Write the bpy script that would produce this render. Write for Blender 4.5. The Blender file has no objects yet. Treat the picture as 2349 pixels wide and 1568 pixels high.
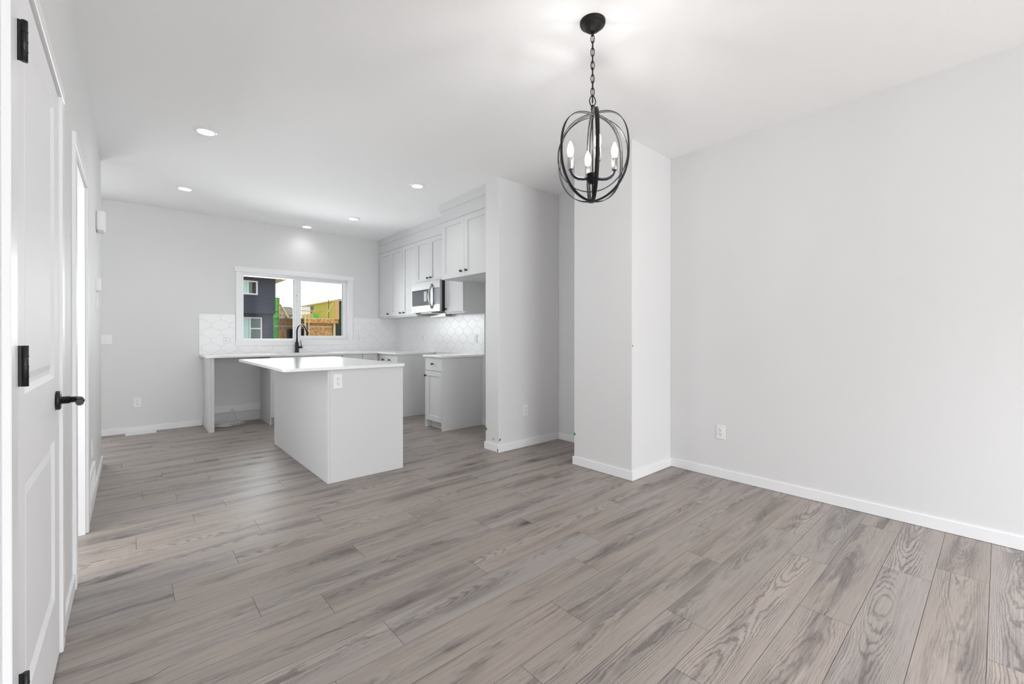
import bpy, bmesh, math, random
from mathutils import Vector, Matrix

random.seed(7)
S = bpy.context.scene
COL = S.collection
PI = math.pi

# ------------------------------------------------------------------ camera
HC, H = 1.163, 2.743            # eye height, ceiling height
F_PX, YAW, HORIZON = 989.4, math.radians(41.4537), 769.9
cam_d = bpy.data.cameras.new('camera')
cam_d.sensor_width = 36.0
cam_d.lens = F_PX * 36.0 / 2349.0
PITCH = 0.0022                   # very slightly down
cam_d.shift_y = -(784.0 - HORIZON - PITCH * F_PX) / 2349.0
cam_d.clip_start = 0.02
cam_d.clip_end = 400
cam = bpy.data.objects.new('camera', cam_d)
cam.location = (0, 0, HC)
cam.rotation_euler = (PI / 2 - PITCH, 0, -YAW)
COL.objects.link(cam)
S.camera = cam

# ------------------------------------------------------------------ view, world, daylight
S.view_settings.view_transform = 'Standard'
S.view_settings.look = 'None'
S.view_settings.gamma = 1.0
S.view_settings.exposure = 0.32
S.view_settings.use_curve_mapping = False
S.cycles.use_denoising = True
S.cycles.max_bounces = 11
S.cycles.diffuse_bounces = 7
S.cycles.use_adaptive_sampling = True
S.cycles.adaptive_threshold = 0.02
S.cycles.transparent_max_bounces = 16
S.cycles.sample_clamp_indirect = 6.0

W = bpy.data.worlds.new('overcast_sky')
S.world = W
W.use_nodes = True
bg = W.node_tree.nodes['Background']
bg.inputs[0].default_value = (0.97, 0.985, 1.0, 1)
bg.inputs[1].default_value = 0.95


def area_light(name, loc, rot, sx, sy, power, color=(1, 1, 1)):
    l = bpy.data.lights.new(name, 'AREA')
    l.shape = 'RECTANGLE'
    l.size, l.size_y = sx, sy
    l.energy = power
    l.color = color
    o = bpy.data.objects.new(name, l)
    o.location, o.rotation_euler = loc, rot
    COL.objects.link(o)
    return o


# daylight entering by the big front window behind the camera and by a side window near it
area_light('front_window_daylight', (1.25, -5.36, 1.45), (PI / 2, 0, 0), 3.6, 2.1, 105, (0.935, 0.968, 1.0))
area_light('side_window_daylight', (-3.86, -2.6, 1.45), (0, -PI / 2, 0), 2.1, 3.2, 14, (0.935, 0.968, 1.0))
area_light('kitchen_window_daylight', (1.87, 7.06, 1.55), (-PI / 2, 0, 0), 1.4, 0.9, 34, (0.94, 0.97, 1.0))
area_light('back_door_daylight', (-0.85, 6.80, 1.2), (-PI / 2, 0, 0), 0.7, 1.7, 14, (0.95, 0.975, 1.0))
area_light('hall_fill', (-1.6, 2.95, 1.4), (0, -PI / 2, 0), 1.6, 2.4, 46, (0.935, 0.968, 1.0))  # added fill through the doorway; the hall has no window


# ------------------------------------------------------------------ materials
def new_mat(name):
    m = bpy.data.materials.new(name)
    m.use_nodes = True
    return m, m.node_tree.nodes, m.node_tree.links, m.node_tree.nodes['Principled BSDF']


def N(nodes, t, **kw):
    n = nodes.new(t)
    for k, v in kw.items():
        setattr(n, k, v)
    return n


def mth(nodes, links, op, a, b=None, c=None, clamp=False):
    n = nodes.new('ShaderNodeMath')
    n.operation = op
    n.use_clamp = clamp
    for i, v in enumerate((a, b, c)):
        if v is None:
            continue
        if isinstance(v, (int, float)):
            n.inputs[i].default_value = v
        else:
            links.new(v, n.inputs[i])
    return n.outputs[0]


def mixc(nodes, links, f, a, b, blend='MIX'):
    n = nodes.new('ShaderNodeMix')
    n.data_type = 'RGBA'
    n.blend_type = blend
    for i, v in ((0, f), (6, a), (7, b)):
        if isinstance(v, (int, float)):
            n.inputs[i].default_value = v
        elif isinstance(v, tuple):
            n.inputs[i].default_value = (*v, 1)
        else:
            links.new(v, n.inputs[i])
    return n.outputs[2]


def paint(name, col, rough=0.5, bump=0.0, scale=300.0, spec=0.5, metal=0.0, var=0.0, coat=0.0):
    m, n, l, p = new_mat(name)
    p.inputs['Base Color'].default_value = (*col, 1)
    p.inputs['Roughness'].default_value = rough
    p.inputs['Metallic'].default_value = metal
    p.inputs['Specular IOR Level'].default_value = spec
    p.inputs['Coat Weight'].default_value = coat
    geo = N(n, 'ShaderNodeNewGeometry')
    nz = N(n, 'ShaderNodeTexNoise')
    nz.inputs['Scale'].default_value = scale
    nz.inputs['Detail'].default_value = 3
    l.new(geo.outputs['Position'], nz.inputs['Vector'])
    if bump:
        b = N(n, 'ShaderNodeBump')
        b.inputs['Strength'].default_value = bump
        b.inputs['Distance'].default_value = 0.002
        l.new(nz.outputs['Fac'], b.inputs['Height'])
        l.new(b.outputs['Normal'], p.inputs['Normal'])
    if var:
        c2 = tuple(max(0, x * (1 - var)) for x in col)
        l.new(mixc(n, l, nz.outputs['Fac'], c2, tuple(min(1, x * (1 + var)) for x in col)), p.inputs['Base Color'])
    return m


M = {}
M['wall'] = paint('wall_paint', (0.765, 0.765, 0.765), 0.55, 0.12, 260)
M['ceiling'] = paint('ceiling_paint', (0.93, 0.93, 0.93), 0.9, 0.3, 160, spec=0.2)
M['trim'] = paint('white_trim_paint', (0.88, 0.88, 0.89), 0.33, 0.03, 120)
M['door'] = paint('white_door_paint', (0.88, 0.88, 0.89), 0.55, 0.03, 120, spec=0.25)
M['cabinet'] = paint('grey_cabinet_lacquer', (0.70, 0.703, 0.707), 0.5, 0.03, 200, spec=0.35)
M['quartz'] = paint('white_quartz', (0.88, 0.88, 0.885), 0.12, 0.0, 90, var=0.015)
M['tile'] = paint('glazed_white_tile', (0.89, 0.89, 0.89), 0.28, 0.06, 25)
M['grout'] = paint('grey_grout', (0.60, 0.60, 0.59), 0.85, 0.1, 400)
M['black'] = paint('matte_black_metal', (0.009, 0.009, 0.010), 0.38, 0.0, 200, metal=0.0)
M['blackchand'] = paint('black_bronze_metal', (0.008, 0.0078, 0.008), 0.5, 0.0, 200, spec=0.3)
M['navyarm'] = paint('dark_blue_black_metal', (0.03, 0.035, 0.06), 0.35, 0.0, 200, metal=0.4)
M['nickel'] = paint('brushed_nickel', (0.55, 0.54, 0.52), 0.3, 0.02, 500, metal=1.0)
M['steel'] = paint('stainless_steel', (0.40, 0.40, 0.405), 0.45, 0.02, 700, metal=0.6, spec=0.3)
M['plastic'] = paint('white_plastic', (0.88, 0.88, 0.875), 0.35)
M['slot'] = paint('dark_slot', (0.03, 0.03, 0.03), 0.6)
M['vinyl'] = paint('white_vinyl', (0.86, 0.865, 0.875), 0.3)
M['gasket'] = paint('black_gasket', (0.02, 0.02, 0.022), 0.5)
M['tape'] = paint('green_tape', (0.02, 0.30, 0.07), 0.6, 0.1, 900)
M['cable'] = paint('white_cable_jacket', (0.80, 0.80, 0.79), 0.5)
M['mwside'] = paint('black_microwave_casing', (0.012, 0.012, 0.013), 0.35)
M['mwglass'] = paint('dark_microwave_glass', (0.022, 0.024, 0.03), 0.4, spec=0.12)
M['mwlines'] = paint('grey_oven_mesh', (0.15, 0.155, 0.175), 0.6, spec=0.1)
M['film'] = paint('protective_film', (0.26, 0.27, 0.30), 0.4, 0.8, 45, spec=0.4)
M['sticker'] = paint('grey_label', (0.30, 0.31, 0.33), 0.4)


def emis(name, col, strength):
    m, n, l, p = new_mat(name)
    p.inputs['Base Color'].default_value = (*col, 1)
    p.inputs['Emission Color'].default_value = (*col, 1)
    p.inputs['Emission Strength'].default_value = strength
    return m


M['bulb'] = emis('lit_bulb_glass', (1.0, 0.93, 0.82), 9.0)
M['lens'] = emis('lit_downlight_lens', (1.0, 0.98, 0.95), 6.0)


def glass_mat():
    m, n, l, p = new_mat('window_glass')
    n.remove(p)
    tr = N(n, 'ShaderNodeBsdfTransparent')
    tr.inputs[0].default_value = (0.97, 0.985, 0.98, 1)
    gl = N(n, 'ShaderNodeBsdfGlossy')
    gl.inputs['Roughness'].default_value = 0.02
    fr = N(n, 'ShaderNodeFresnel')
    fr.inputs[0].default_value = 1.3
    mx = N(n, 'ShaderNodeMixShader')
    l.new(fr.outputs[0], mx.inputs[0])
    l.new(tr.outputs[0], mx.inputs[1])
    l.new(gl.outputs[0], mx.inputs[2])
    l.new(mx.outputs[0], n['Material Output'].inputs[0])
    return m


M['glass'] = glass_mat()


def wood_floor():
    m, n, l, p = new_mat('grey_oak_planks')
    att = N(n, 'ShaderNodeAttribute')
    att.attribute_name = 'seed'
    sc = N(n, 'ShaderNodeSeparateColor')
    l.new(att.outputs['Color'], sc.inputs[0])
    uv = N(n, 'ShaderNodeUVMap')
    uv.uv_map = 'plank'
    sx = N(n, 'ShaderNodeSeparateXYZ')
    l.new(uv.outputs[0], sx.inputs[0])
    R, G, B = sc.outputs
    A = lambda *x, **k: mth(n, l, *x, **k)
    U, V = sx.outputs[0], sx.outputs[1]          # metres along the plank, -1..1 across it
    X = A('ADD', U, A('MULTIPLY', R, 61.0))
    Yv = A('ADD', V, A('MULTIPLY', G, 37.0))

    def vec(a, b, zoff=0.0):
        c = N(n, 'ShaderNodeCombineXYZ')
        l.new(A('MULTIPLY', X, a), c.inputs[0])
        l.new(A('MULTIPLY', Yv, b), c.inputs[1])
        l.new(A('MULTIPLY_ADD', B, 23.0, zoff), c.inputs[2])
        return c.outputs[0]

    def noise(v, detail=2.0, rough=0.5, dist=0.0):
        z = N(n, 'ShaderNodeTexNoise')
        z.inputs['Scale'].default_value = 1.0
        z.inputs['Detail'].default_value = detail
        z.inputs['Roughness'].default_value = rough
        z.inputs['Distortion'].default_value = dist
        l.new(v, z.inputs['Vector'])
        return z.outputs['Fac']

    def ramp(f, a, b):
        r = N(n, 'ShaderNodeMapRange')
        r.interpolation_type = 'SMOOTHSTEP'
        r.inputs[1].default_value, r.inputs[2].default_value = a, b
        l.new(f, r.inputs[0])
        return r.outputs[0]

    def over(base, f, k, col):
        return mixc(n, l, A('MULTIPLY', f, k), base, col)

    # base tone: warm taupe to cool grey, per plank and in long clouds
    cloud = noise(vec(1.2, 0.7), 3.0, 0.55, 0.4)
    f0 = A('ADD', A('MULTIPLY', R, 0.55), A('MULTIPLY_ADD', cloud, 1.0, -0.30), clamp=True)
    base = mixc(n, l, f0, FLOOR[0], FLOOR[1])
    lum = A('MULTIPLY_ADD', G, 0.20, 0.90)
    # cathedral height field: nested arches along the plank, closing and opening
    off = A('MULTIPLY_ADD', B, 0.8, -0.4)
    wav = noise(vec(1.2, 0.0, 3.0), 1.0, 0.4)
    vv = A('ADD', V, A('MULTIPLY_ADD', wav, 0.9, A('SUBTRACT', off, 0.45)))
    along = noise(vec(0.85, 0.0, 9.0), 1.5, 0.45)
    wob = noise(vec(2.4, 1.3, 15.0), 3.0, 0.55)
    jag = noise(vec(30.0, 9.0, 2.0), 2.0, 0.6)
    field = A('MULTIPLY_ADD', along, 26.0, A('MULTIPLY', A('MULTIPLY', vv, vv), 9.0))
    field = A('ADD', field, A('MULTIPLY_ADD', wob, 3.6, A('MULTIPLY', jag, 0.75)))
    ring = A('SINE', A('MULTIPLY', field, 6.2832))
    line = ramp(ring, 0.25, 1.0)
    fig = ramp(A('ADD', noise(vec(1.1, 0.6, 31.0), 2.0), A('MULTIPLY_ADD', G, 0.30, -0.12)), 0.38, 0.60)
    # fine grain
    pore = noise(vec(5.0, 26.0, 3.0), 4.0, 0.7, 0.2)
    pale = noise(vec(2.5, 15.0, 17.0), 3.0, 0.65)
    base = over(base, ramp(pale, 0.50, 0.72), 0.42, FLOOR[4])
    base = over(base, ramp(pore, 0.50, 0.74), 0.50, FLOOR[3])
    # grey-violet smudges down the middle of the plank, feathered along the figure
    mid = A('SUBTRACT', 1.02, A('MULTIPLY', A('MULTIPLY', vv, vv), 1.05), clamp=True)
    sm = A('ADD', noise(vec(1.4, 1.1, 5.0), 4.0, 0.60, 0.6), A('MULTIPLY_ADD', ring, 0.030, A('MULTIPLY_ADD', pore, 0.26, -0.13)))
    smudge = A('MULTIPLY', ramp(sm, 0.42, 0.68), mid)
    base = over(base, smudge, 0.72, FLOOR[2])
    base = over(base, A('MULTIPLY', line, A('ADD', A('MULTIPLY', fig, 0.9), A('MULTIPLY', smudge, 0.45), clamp=True)), 0.55, FLOOR[3])
    # knots: small dark hearts with a wide halo, kept off the plank edges
    vo = N(n, 'ShaderNodeTexVoronoi')
    vo.inputs['Scale'].default_value = 1.0
    cw = N(n, 'ShaderNodeCombineXYZ')
    l.new(A('ADD', A('MULTIPLY', X, 2.2), A('MULTIPLY', wob, 0.35)), cw.inputs[0])
    l.new(A('ADD', A('MULTIPLY', Yv, 0.62), A('MULTIPLY', noise(vec(6.0, 2.5, 57.0), 3.0, 0.65), 0.5)), cw.inputs[1])
    l.new(A('MULTIPLY', B, 23.0), cw.inputs[2])
    l.new(cw.outputs[0], vo.inputs['Vector'])
    kc = N(n, 'ShaderNodeSeparateColor')
    l.new(vo.outputs['Color'], kc.inputs[0])
    sel = A('MULTIPLY', ramp(kc.outputs[0], 0.40, 0.65), ramp(mid, 0.35, 0.8))
    base = over(base, A('MULTIPLY', A('MULTIPLY', ramp(vo.outputs['Distance'], 0.50, 0.06), sel), ramp(pore, 0.28, 0.58)), 0.75, FLOOR[2])
    base = over(base, A('MULTIPLY', ramp(vo.outputs['Distance'], 0.20, 0.03), sel), 0.85, FLOOR[5])
    # a few thin checks running with the grain
    ck = A('ABSOLUTE', A('SUBTRACT', V, A('MULTIPLY_ADD', noise(vec(2.6, 0.0, 77.0), 3.0, 0.6), 2.4, -1.2)))
    ckm = ramp(noise(vec(1.6, 0.0, 91.0), 1.0), 0.60, 0.70)
    base = over(base, A('MULTIPLY', ramp(ck, 0.05, 0.0), ckm), 0.75, FLOOR[5])
    lumv = N(n, 'ShaderNodeVectorMath', operation='SCALE')
    l.new(base, lumv.inputs[0])
    l.new(lum, lumv.inputs['Scale'])
    l.new(lumv.outputs[0], p.inputs['Base Color'])
    l.new(A('MULTIPLY_ADD', pore, 0.12, 0.38), p.inputs['Roughness'])
    p.inputs['Specular IOR Level'].default_value = 0.9
    bmp = N(n, 'ShaderNodeBump')
    bmp.inputs['Strength'].default_value = 0.12
    bmp.inputs['Distance'].default_value = 0.001
    l.new(pore, bmp.inputs['Height'])
    l.new(bmp.outputs[0], p.inputs['Normal'])
    return m


FLOOR = [(0.350, 0.289, 0.243), (0.335, 0.307, 0.294), (0.110, 0.091, 0.090), (0.088, 0.071, 0.066), (0.465, 0.42, 0.392), (0.030, 0.024, 0.024)]
M['floor'] = wood_floor()
M['floorgap'] = paint('dark_plank_joint', (0.085, 0.068, 0.058), 0.8)


def siding(name, col, pitch, dark=0.45):
    m, n, l, p = new_mat(name)
    geo = N(n, 'ShaderNodeNewGeometry')
    sx = N(n, 'ShaderNodeSeparateXYZ')
    l.new(geo.outputs['Position'], sx.inputs[0])
    fr = mth(n, l, 'FRACT', mth(n, l, 'DIVIDE', sx.outputs[2], pitch))
    seam = mth(n, l, 'LESS_THAN', fr, 0.24)  # shadow at each lap, painted into the siding colour
    c = mixc(n, l, seam, col, tuple(x * dark for x in col))
    l.new(c, p.inputs['Base Color'])
    p.inputs['Roughness'].default_value = 0.7
    return m


def osb_mat(name, a, b, c):
    m, n, l, p = new_mat(name)
    geo = N(n, 'ShaderNodeNewGeometry')
    vo = N(n, 'ShaderNodeTexVoronoi')
    vo.inputs['Scale'].default_value = 13.0
    l.new(geo.outputs['Position'], vo.inputs['Vector'])
    s = N(n, 'ShaderNodeSeparateColor')
    l.new(vo.outputs['Color'], s.inputs[0])
    r = N(n, 'ShaderNodeValToRGB')
    r.color_ramp.elements[0].color = (*a, 1)
    r.color_ramp.elements[1].color = (*c, 1)
    e = r.color_ramp.elements.new(0.5)
    e.color = (*b, 1)
    l.new(s.outputs[0], r.inputs[0])
    l.new(r.outputs[0], p.inputs['Base Color'])
    p.inputs['Roughness'].default_value = 0.9
    return m


M['navy'] = siding('navy_siding', (0.046, 0.057, 0.098), 0.105, 0.25)
M['greensiding'] = siding('dark_green_siding', (0.015, 0.085, 0.045), 0.14, 0.6)
M['osb'] = osb_mat('osb_sheathing', (0.50, 0.23, 0.06), (0.78, 0.42, 0.14), (0.95, 0.66, 0.30))
M['zip'] = paint('green_sheathing', (0.15, 0.90, 0.12), 0.7)
M['lime'] = paint('lime_sheathing', (0.72, 0.80, 0.10), 0.8)
M['lumber'] = paint('pale_lumber', (0.95, 0.74, 0.40), 0.8, 0.2, 30, var=0.15)
M['lumber2'] = paint('brown_lumber', (0.85, 0.52, 0.22), 0.8, 0.2, 30, var=0.15)
M['wrap'] = paint('white_house_wrap', (0.9, 0.9, 0.92), 0.6)
M['soffit'] = paint('cream_soffit', (0.95, 0.88, 0.68), 0.7)
M['shadowy'] = paint('painted_room_dark', (0.02, 0.016, 0.015), 0.9)  # unlit interiors painted as near-black flat sheets
M['extglass'] = paint('grey_green_glazing', (0.12, 0.19, 0.16), 0.1, spec=0.6)
M['curtain'] = paint('pale_aqua_curtain', (0.55, 0.85, 0.80), 0.8, 0.5, 8)
M['shingle'] = paint('grey_shingle', (0.26, 0.26, 0.25), 0.9, 0.4, 12, var=0.3)
M['greywall'] = paint('pale_grey_siding', (0.55, 0.57, 0.62), 0.8)
M['dirt'] = paint('bare_dirt', (0.36, 0.31, 0.25), 0.95, 0.4, 3, var=0.3)
M['tool'] = paint('bright_green_bucket', (0.10, 0.70, 0.08), 0.5)


# ------------------------------------------------------------------ mesh helpers
def bx(bm, x0, x1, y0, y1, z0, z1, mi=0):
    v = [bm.verts.new(p) for p in ((x0, y0, z0), (x1, y0, z0), (x1, y1, z0), (x0, y1, z0), (x0, y0, z1), (x1, y0, z1), (x1, y1, z1), (x0, y1, z1))]
    fs = []
    for q in ((0, 3, 2, 1), (4, 5, 6, 7), (0, 1, 5, 4), (1, 2, 6, 5), (2, 3, 7, 6), (3, 0, 4, 7)):
        f = bm.faces.new([v[i] for i in q])
        f.material_index = mi
        fs.append(f)
    return v, fs


def box_bm(x0, x1, y0, y1, z0, z1, bev=0.0, seg=1):
    bm = bmesh.new()
    bx(bm, x0, x1, y0, y1, z0, z1)
    if bev:
        bmesh.ops.bevel(bm, geom=bm.edges[:], offset=bev, segments=seg, affect='EDGES', profile=0.5)
    return bm


def tube(bm, pts, r, seg=10, closed=False, caps=True):
    pts = [Vector(p) for p in pts]
    n = len(pts)
    rs = r if isinstance(r, (list, tuple)) else [r] * n
    rings = []
    prev = None
    for i, p in enumerate(pts):
        if closed:
            t = pts[(i + 1) % n] - pts[i - 1]
        else:
            t = pts[min(i + 1, n - 1)] - pts[max(i - 1, 0)]
        t.normalize()
        if prev is None:
            a = Vector((0, 0, 1)) if abs(t.z) < 0.9 else Vector((1, 0, 0))
            u = t.cross(a).normalized()
        else:
            u = (prev - t * prev.dot(t)).normalized()
        prev = u
        w = t.cross(u)
        rings.append([bm.verts.new(p + (u * math.cos(2 * PI * k / seg) + w * math.sin(2 * PI * k / seg)) * rs[i]) for k in range(seg)])
    for i in range(n if closed else n - 1):
        a, b = rings[i], rings[(i + 1) % n]
        for k in range(seg):
            f = bm.faces.new((a[k], a[(k + 1) % seg], b[(k + 1) % seg], b[k]))
            f.smooth = True
    if caps and not closed:
        bm.faces.new(rings[0][::-1])
        bm.faces.new(rings[-1])
    return bm


def lathe(bm, prof, seg=28, mat=Matrix.Identity(4), smooth=True):
    """prof: (radius, z) from bottom to top."""
    rings = []
    for r, z in prof:
        if r < 1e-6:
            rings.append([bm.verts.new(mat @ Vector((0, 0, z)))])
        else:
            rings.append([bm.verts.new(mat @ Vector((r * math.cos(2 * PI * k / seg), r * math.sin(2 * PI * k / seg), z))) for k in range(seg)])
    for a, b in zip(rings, rings[1:]):
        for k in range(seg):
            k2 = (k + 1) % seg
            if len(a) == 1 and len(b) == 1:
                continue
            if len(a) == 1:
                f = bm.faces.new((a[0], b[k2], b[k]))
            elif len(b) == 1:
                f = bm.faces.new((a[k], a[k2], b[0]))
            else:
                f = bm.faces.new((a[k], a[k2], b[k2], b[k]))
            f.smooth = smooth
    return bm


def cells(us, vs, holes, place, t):
    """A slab of cells us x vs (thickness t behind the front face) without the cells inside the holes; place(u, v, w)->xyz."""
    bm = bmesh.new()
    us, vs = sorted(set(us)), sorted(set(vs))

    def solid(i, j):
        if i < 0 or j < 0 or i >= len(us) - 1 or j >= len(vs) - 1:
            return False
        cu, cv = (us[i] + us[i + 1]) / 2, (vs[j] + vs[j + 1]) / 2
        return not any(a < cu < b and c < cv < d for a, b, c, d in holes)

    vc = {}

    def V(i, j, w):
        k = (i, j, w)
        if k not in vc:
            vc[k] = bm.verts.new(place(us[i], vs[j], t * w))
        return vc[k]

    for i in range(len(us) - 1):
        for j in range(len(vs) - 1):
            if not solid(i, j):
                continue
            bm.faces.new((V(i, j, 0), V(i + 1, j, 0), V(i + 1, j + 1, 0), V(i, j + 1, 0)))
            bm.faces.new((V(i, j, 1), V(i, j + 1, 1), V(i + 1, j + 1, 1), V(i + 1, j, 1)))
            for di, dj, a, b in ((-1, 0, (i, j), (i, j + 1)), (1, 0, (i + 1, j + 1), (i + 1, j)), (0, -1, (i + 1, j), (i, j)), (0, 1, (i, j + 1), (i + 1, j + 1))):
                if not solid(i + di, j + dj):
                    bm.faces.new((V(*a, 0), V(*a, 1), V(*b, 1), V(*b, 0)))
    bmesh.ops.recalc_face_normals(bm, faces=bm.faces[:])
    return bm


def slab(w, h, t, panels=(), depth=0.007, slope=0.004, rise=None, x0=0.0, z0=0.0):
    """Door or drawer front: front face at y=0 facing -Y, back at y=t, with sunk panels (a,b,c,d in x,z)."""
    bm = bmesh.new()
    us = sorted({0.0, w, *[p[0] for p in panels], *[p[1] for p in panels]})
    vs = sorted({0.0, h, *[p[2] for p in panels], *[p[3] for p in panels]})
    vc = {}

    def V(x, y, z):
        k = (round(x, 5), round(y, 5), round(z, 5))
        if k not in vc:
            vc[k] = bm.verts.new((x + x0, y, z + z0))
        return vc[k]

    inside = lambda cx, cz: any(a < cx < b and c < cz < d for a, b, c, d in panels)
    for i in range(len(us) - 1):
        for j in range(len(vs) - 1):
            a, b, c, d = us[i], us[i + 1], vs[j], vs[j + 1]
            bm.faces.new((V(a, t, c), V(a, t, d), V(b, t, d), V(b, t, c)))
            if not inside((a + b) / 2, (c + d) / 2):
                bm.faces.new((V(a, 0, c), V(b, 0, c), V(b, 0, d), V(a, 0, d)))
    for i in range(len(us) - 1):
        a, b = us[i], us[i + 1]
        bm.faces.new((V(a, 0, 0), V(a, t, 0), V(b, t, 0), V(b, 0, 0)))
        bm.faces.new((V(a, 0, h), V(b, 0, h), V(b, t, h), V(a, t, h)))
    for j in range(len(vs) - 1):
        c, d = vs[j], vs[j + 1]
        bm.faces.new((V(0, 0, c), V(0, 0, d), V(0, t, d), V(0, t, c)))
        bm.faces.new((V(w, 0, c), V(w, t, c), V(w, t, d), V(w, 0, d)))

    def ring(r0, y0, r1, y1):
        (a, b, c, d), (e, f, g, k) = r0, r1
        o = [(a, c), (b, c), (b, d), (a, d)]
        q = [(e, g), (f, g), (f, k), (e, k)]
        for s in range(4):
            s2 = (s + 1) % 4
            bm.faces.new((V(o[s][0], y0, o[s][1]), V(o[s2][0], y0, o[s2][1]), V(q[s2][0], y1, q[s2][1]), V(q[s][0], y1, q[s][1])))

    for p in panels:
        a, b, c, d = p
        ins = lambda r, k: (r[0] + k, r[1] - k, r[2] + k, r[3] - k)
        # split the outer ring only when no other cut crosses the panel (true for all used here)
        q = ins(p, slope)
        ring(p, 0.0, q, depth)
        if rise:
            q2 = ins(q, rise[0])
            ring(q, depth, q2, depth)
            q3 = ins(q2, rise[1])
            ring(q2, depth, q3, rise[2])
            q, yy = q3, rise[2]
        else:
            yy = depth
        bm.faces.new((V(q[0], yy, q[2]), V(q[1], yy, q[2]), V(q[1], yy, q[3]), V(q[0], yy, q[3])))
    bmesh.ops.recalc_face_normals(bm, faces=bm.faces[:])
    return bm


def obj(name, bm, mat, parent=None, origin=None, mats=None):
    """ONE mesh object. With origin: verts are world coordinates and the object sits at origin."""
    me = bpy.data.meshes.new(name)
    if origin is not None:
        bmesh.ops.translate(bm, verts=bm.verts[:], vec=-Vector(origin))
    bm.normal_update()
    bm.to_mesh(me)
    bm.free()
    for m in (mats or [mat]):
        me.materials.append(M[m])
    o = bpy.data.objects.new(name, me)
    COL.objects.link(o)
    if origin is not None:
        o.location = origin
    if parent:
        o.parent = parent
    return o


def wpart(name, bm, mat, root, mats=None):
    """A part given in world coordinates under an unrotated root."""
    bmesh.ops.translate(bm, verts=bm.verts[:], vec=-root.location)
    return obj(name, bm, mat, root, mats=mats)


def tag(o, label, cat, group=None, kind=None):
    o['label'] = label
    o['category'] = cat
    if group:
        o['group'] = group
    if kind:
        o['kind'] = kind
    return o


def thing(name, label, cat, loc, rz=0.0, group=None, kind=None):
    o = bpy.data.objects.new(name, None)
    o.empty_display_size = 0.1
    COL.objects.link(o)
    o.location = loc
    o.rotation_euler = (0, 0, rz)
    return tag(o, label, cat, group, kind)


def dup(root, loc, rz=0.0, label=None):
    r = root.copy()
    COL.objects.link(r)
    r.location = loc
    r.rotation_euler = (0, 0, rz)
    if label:
        r['label'] = label
    for ch in list(root.children):
        c = ch.copy()
        COL.objects.link(c)
        c.parent = r
        for g in list(ch.children):
            d = g.copy()
            COL.objects.link(d)
            d.parent = c
    return r


def struct(name, bm, mat, label, cat, origin=(0, 0, 0), mats=None):
    o = obj(name, bm, mat, None, origin, mats)
    return tag(o, label, cat, kind='structure')


# ------------------------------------------------------------------ room shell
XL, XR, XK, YB, YF = -0.203, 3.622, 3.44, 6.87, -5.5
XN = -1.70                     # far left of the back entry nook
XV, YL = -4.0, -0.45           # living space behind the viewer: far left wall, start of the left wall
CX, CY0, CY1 = 3.012, 1.955, 2.559   # column
PX, PY0, PY1 = 2.745, 3.305, 3.52    # fridge end wall
LE = 5.38                      # end of the left wall


def make_floor():
    bm = bmesh.new()
    lay = bm.loops.layers.color.new('seed')
    uvl = bm.loops.layers.uv.new('plank')
    PW, PL, Y00, G = 0.1815, 1.2235, 0.0305, 0.0008
    known = {-1: 2.308, 0: 3.024, 1: 2.842, 2: 2.164, 3: 1.426, 4: 1.706, 5: 2.253, 6: 1.377, 7: 1.737, 8: 0.77, 9: 1.307, 10: 0.64,
             11: 0.403, 12: 0.921, 13: 0.142, 14: 0.412, 15: 0.901, 16: 0.582, 17: 0.02, 18: 0.298, 19: 0.486, 20: 0.884, 21: 0.243,
             22: 0.061, 23: 0.478, 24: 1.019, 25: 0.193, 26: 0.614, 28: -0.063}
    rnd = random.Random(11)
    x0, x1 = XV - 0.05, 3.70
    r0 = int(math.floor((YF - Y00) / PW)) - 1
    r1 = int(math.ceil((YB + 0.15 - Y00) / PW))
    for r in range(r0, r1 + 1):
        j = known.get(r, rnd.uniform(0, PL))
        while j > x0:
            j -= PL
        ya, yb = Y00 + r * PW + G, Y00 + (r + 1) * PW - G
        while j < x1:
            a, b = max(j + G, x0), min(j + PL - G, x1)
            j += PL
            if b - a < 0.005:
                continue
            col = (rnd.random(), rnd.random(), rnd.random(), 1)
            f = bm.faces.new([bm.verts.new(p) for p in ((a, ya, 0), (b, ya, 0), (b, yb, 0), (a, yb, 0))])
            for lp in f.loops:
                lp[lay] = col
                lp[uvl].uv = (lp.vert.co.x - (j - PL), (lp.vert.co.y - (ya + yb) / 2) / (PW / 2))
    f = bm.faces.new([bm.verts.new(p) for p in ((x0, YF - 0.2, -0.0012), (x1, YF - 0.2, -0.0012), (x1, YB + 0.15, -0.0012), (x0, YB + 0.15, -0.0012))])
    f.material_index = 1
    bx(bm, x0, x1, YF - 0.2, YB + 0.15, -0.15, -0.01, 1)
    return struct('floor', bm, 'floor', 'grey brown oak plank floor running across the room', 'floor', mats=['floor', 'floorgap'])


make_floor()
struct('ceiling', box_bm(XV - 0.15, 3.75, YF - 0.15, YB + 0.15, H, H + 0.12), 'ceiling', 'flat white ceiling with round recessed lights', 'ceiling', (1, 1, H))

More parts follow.
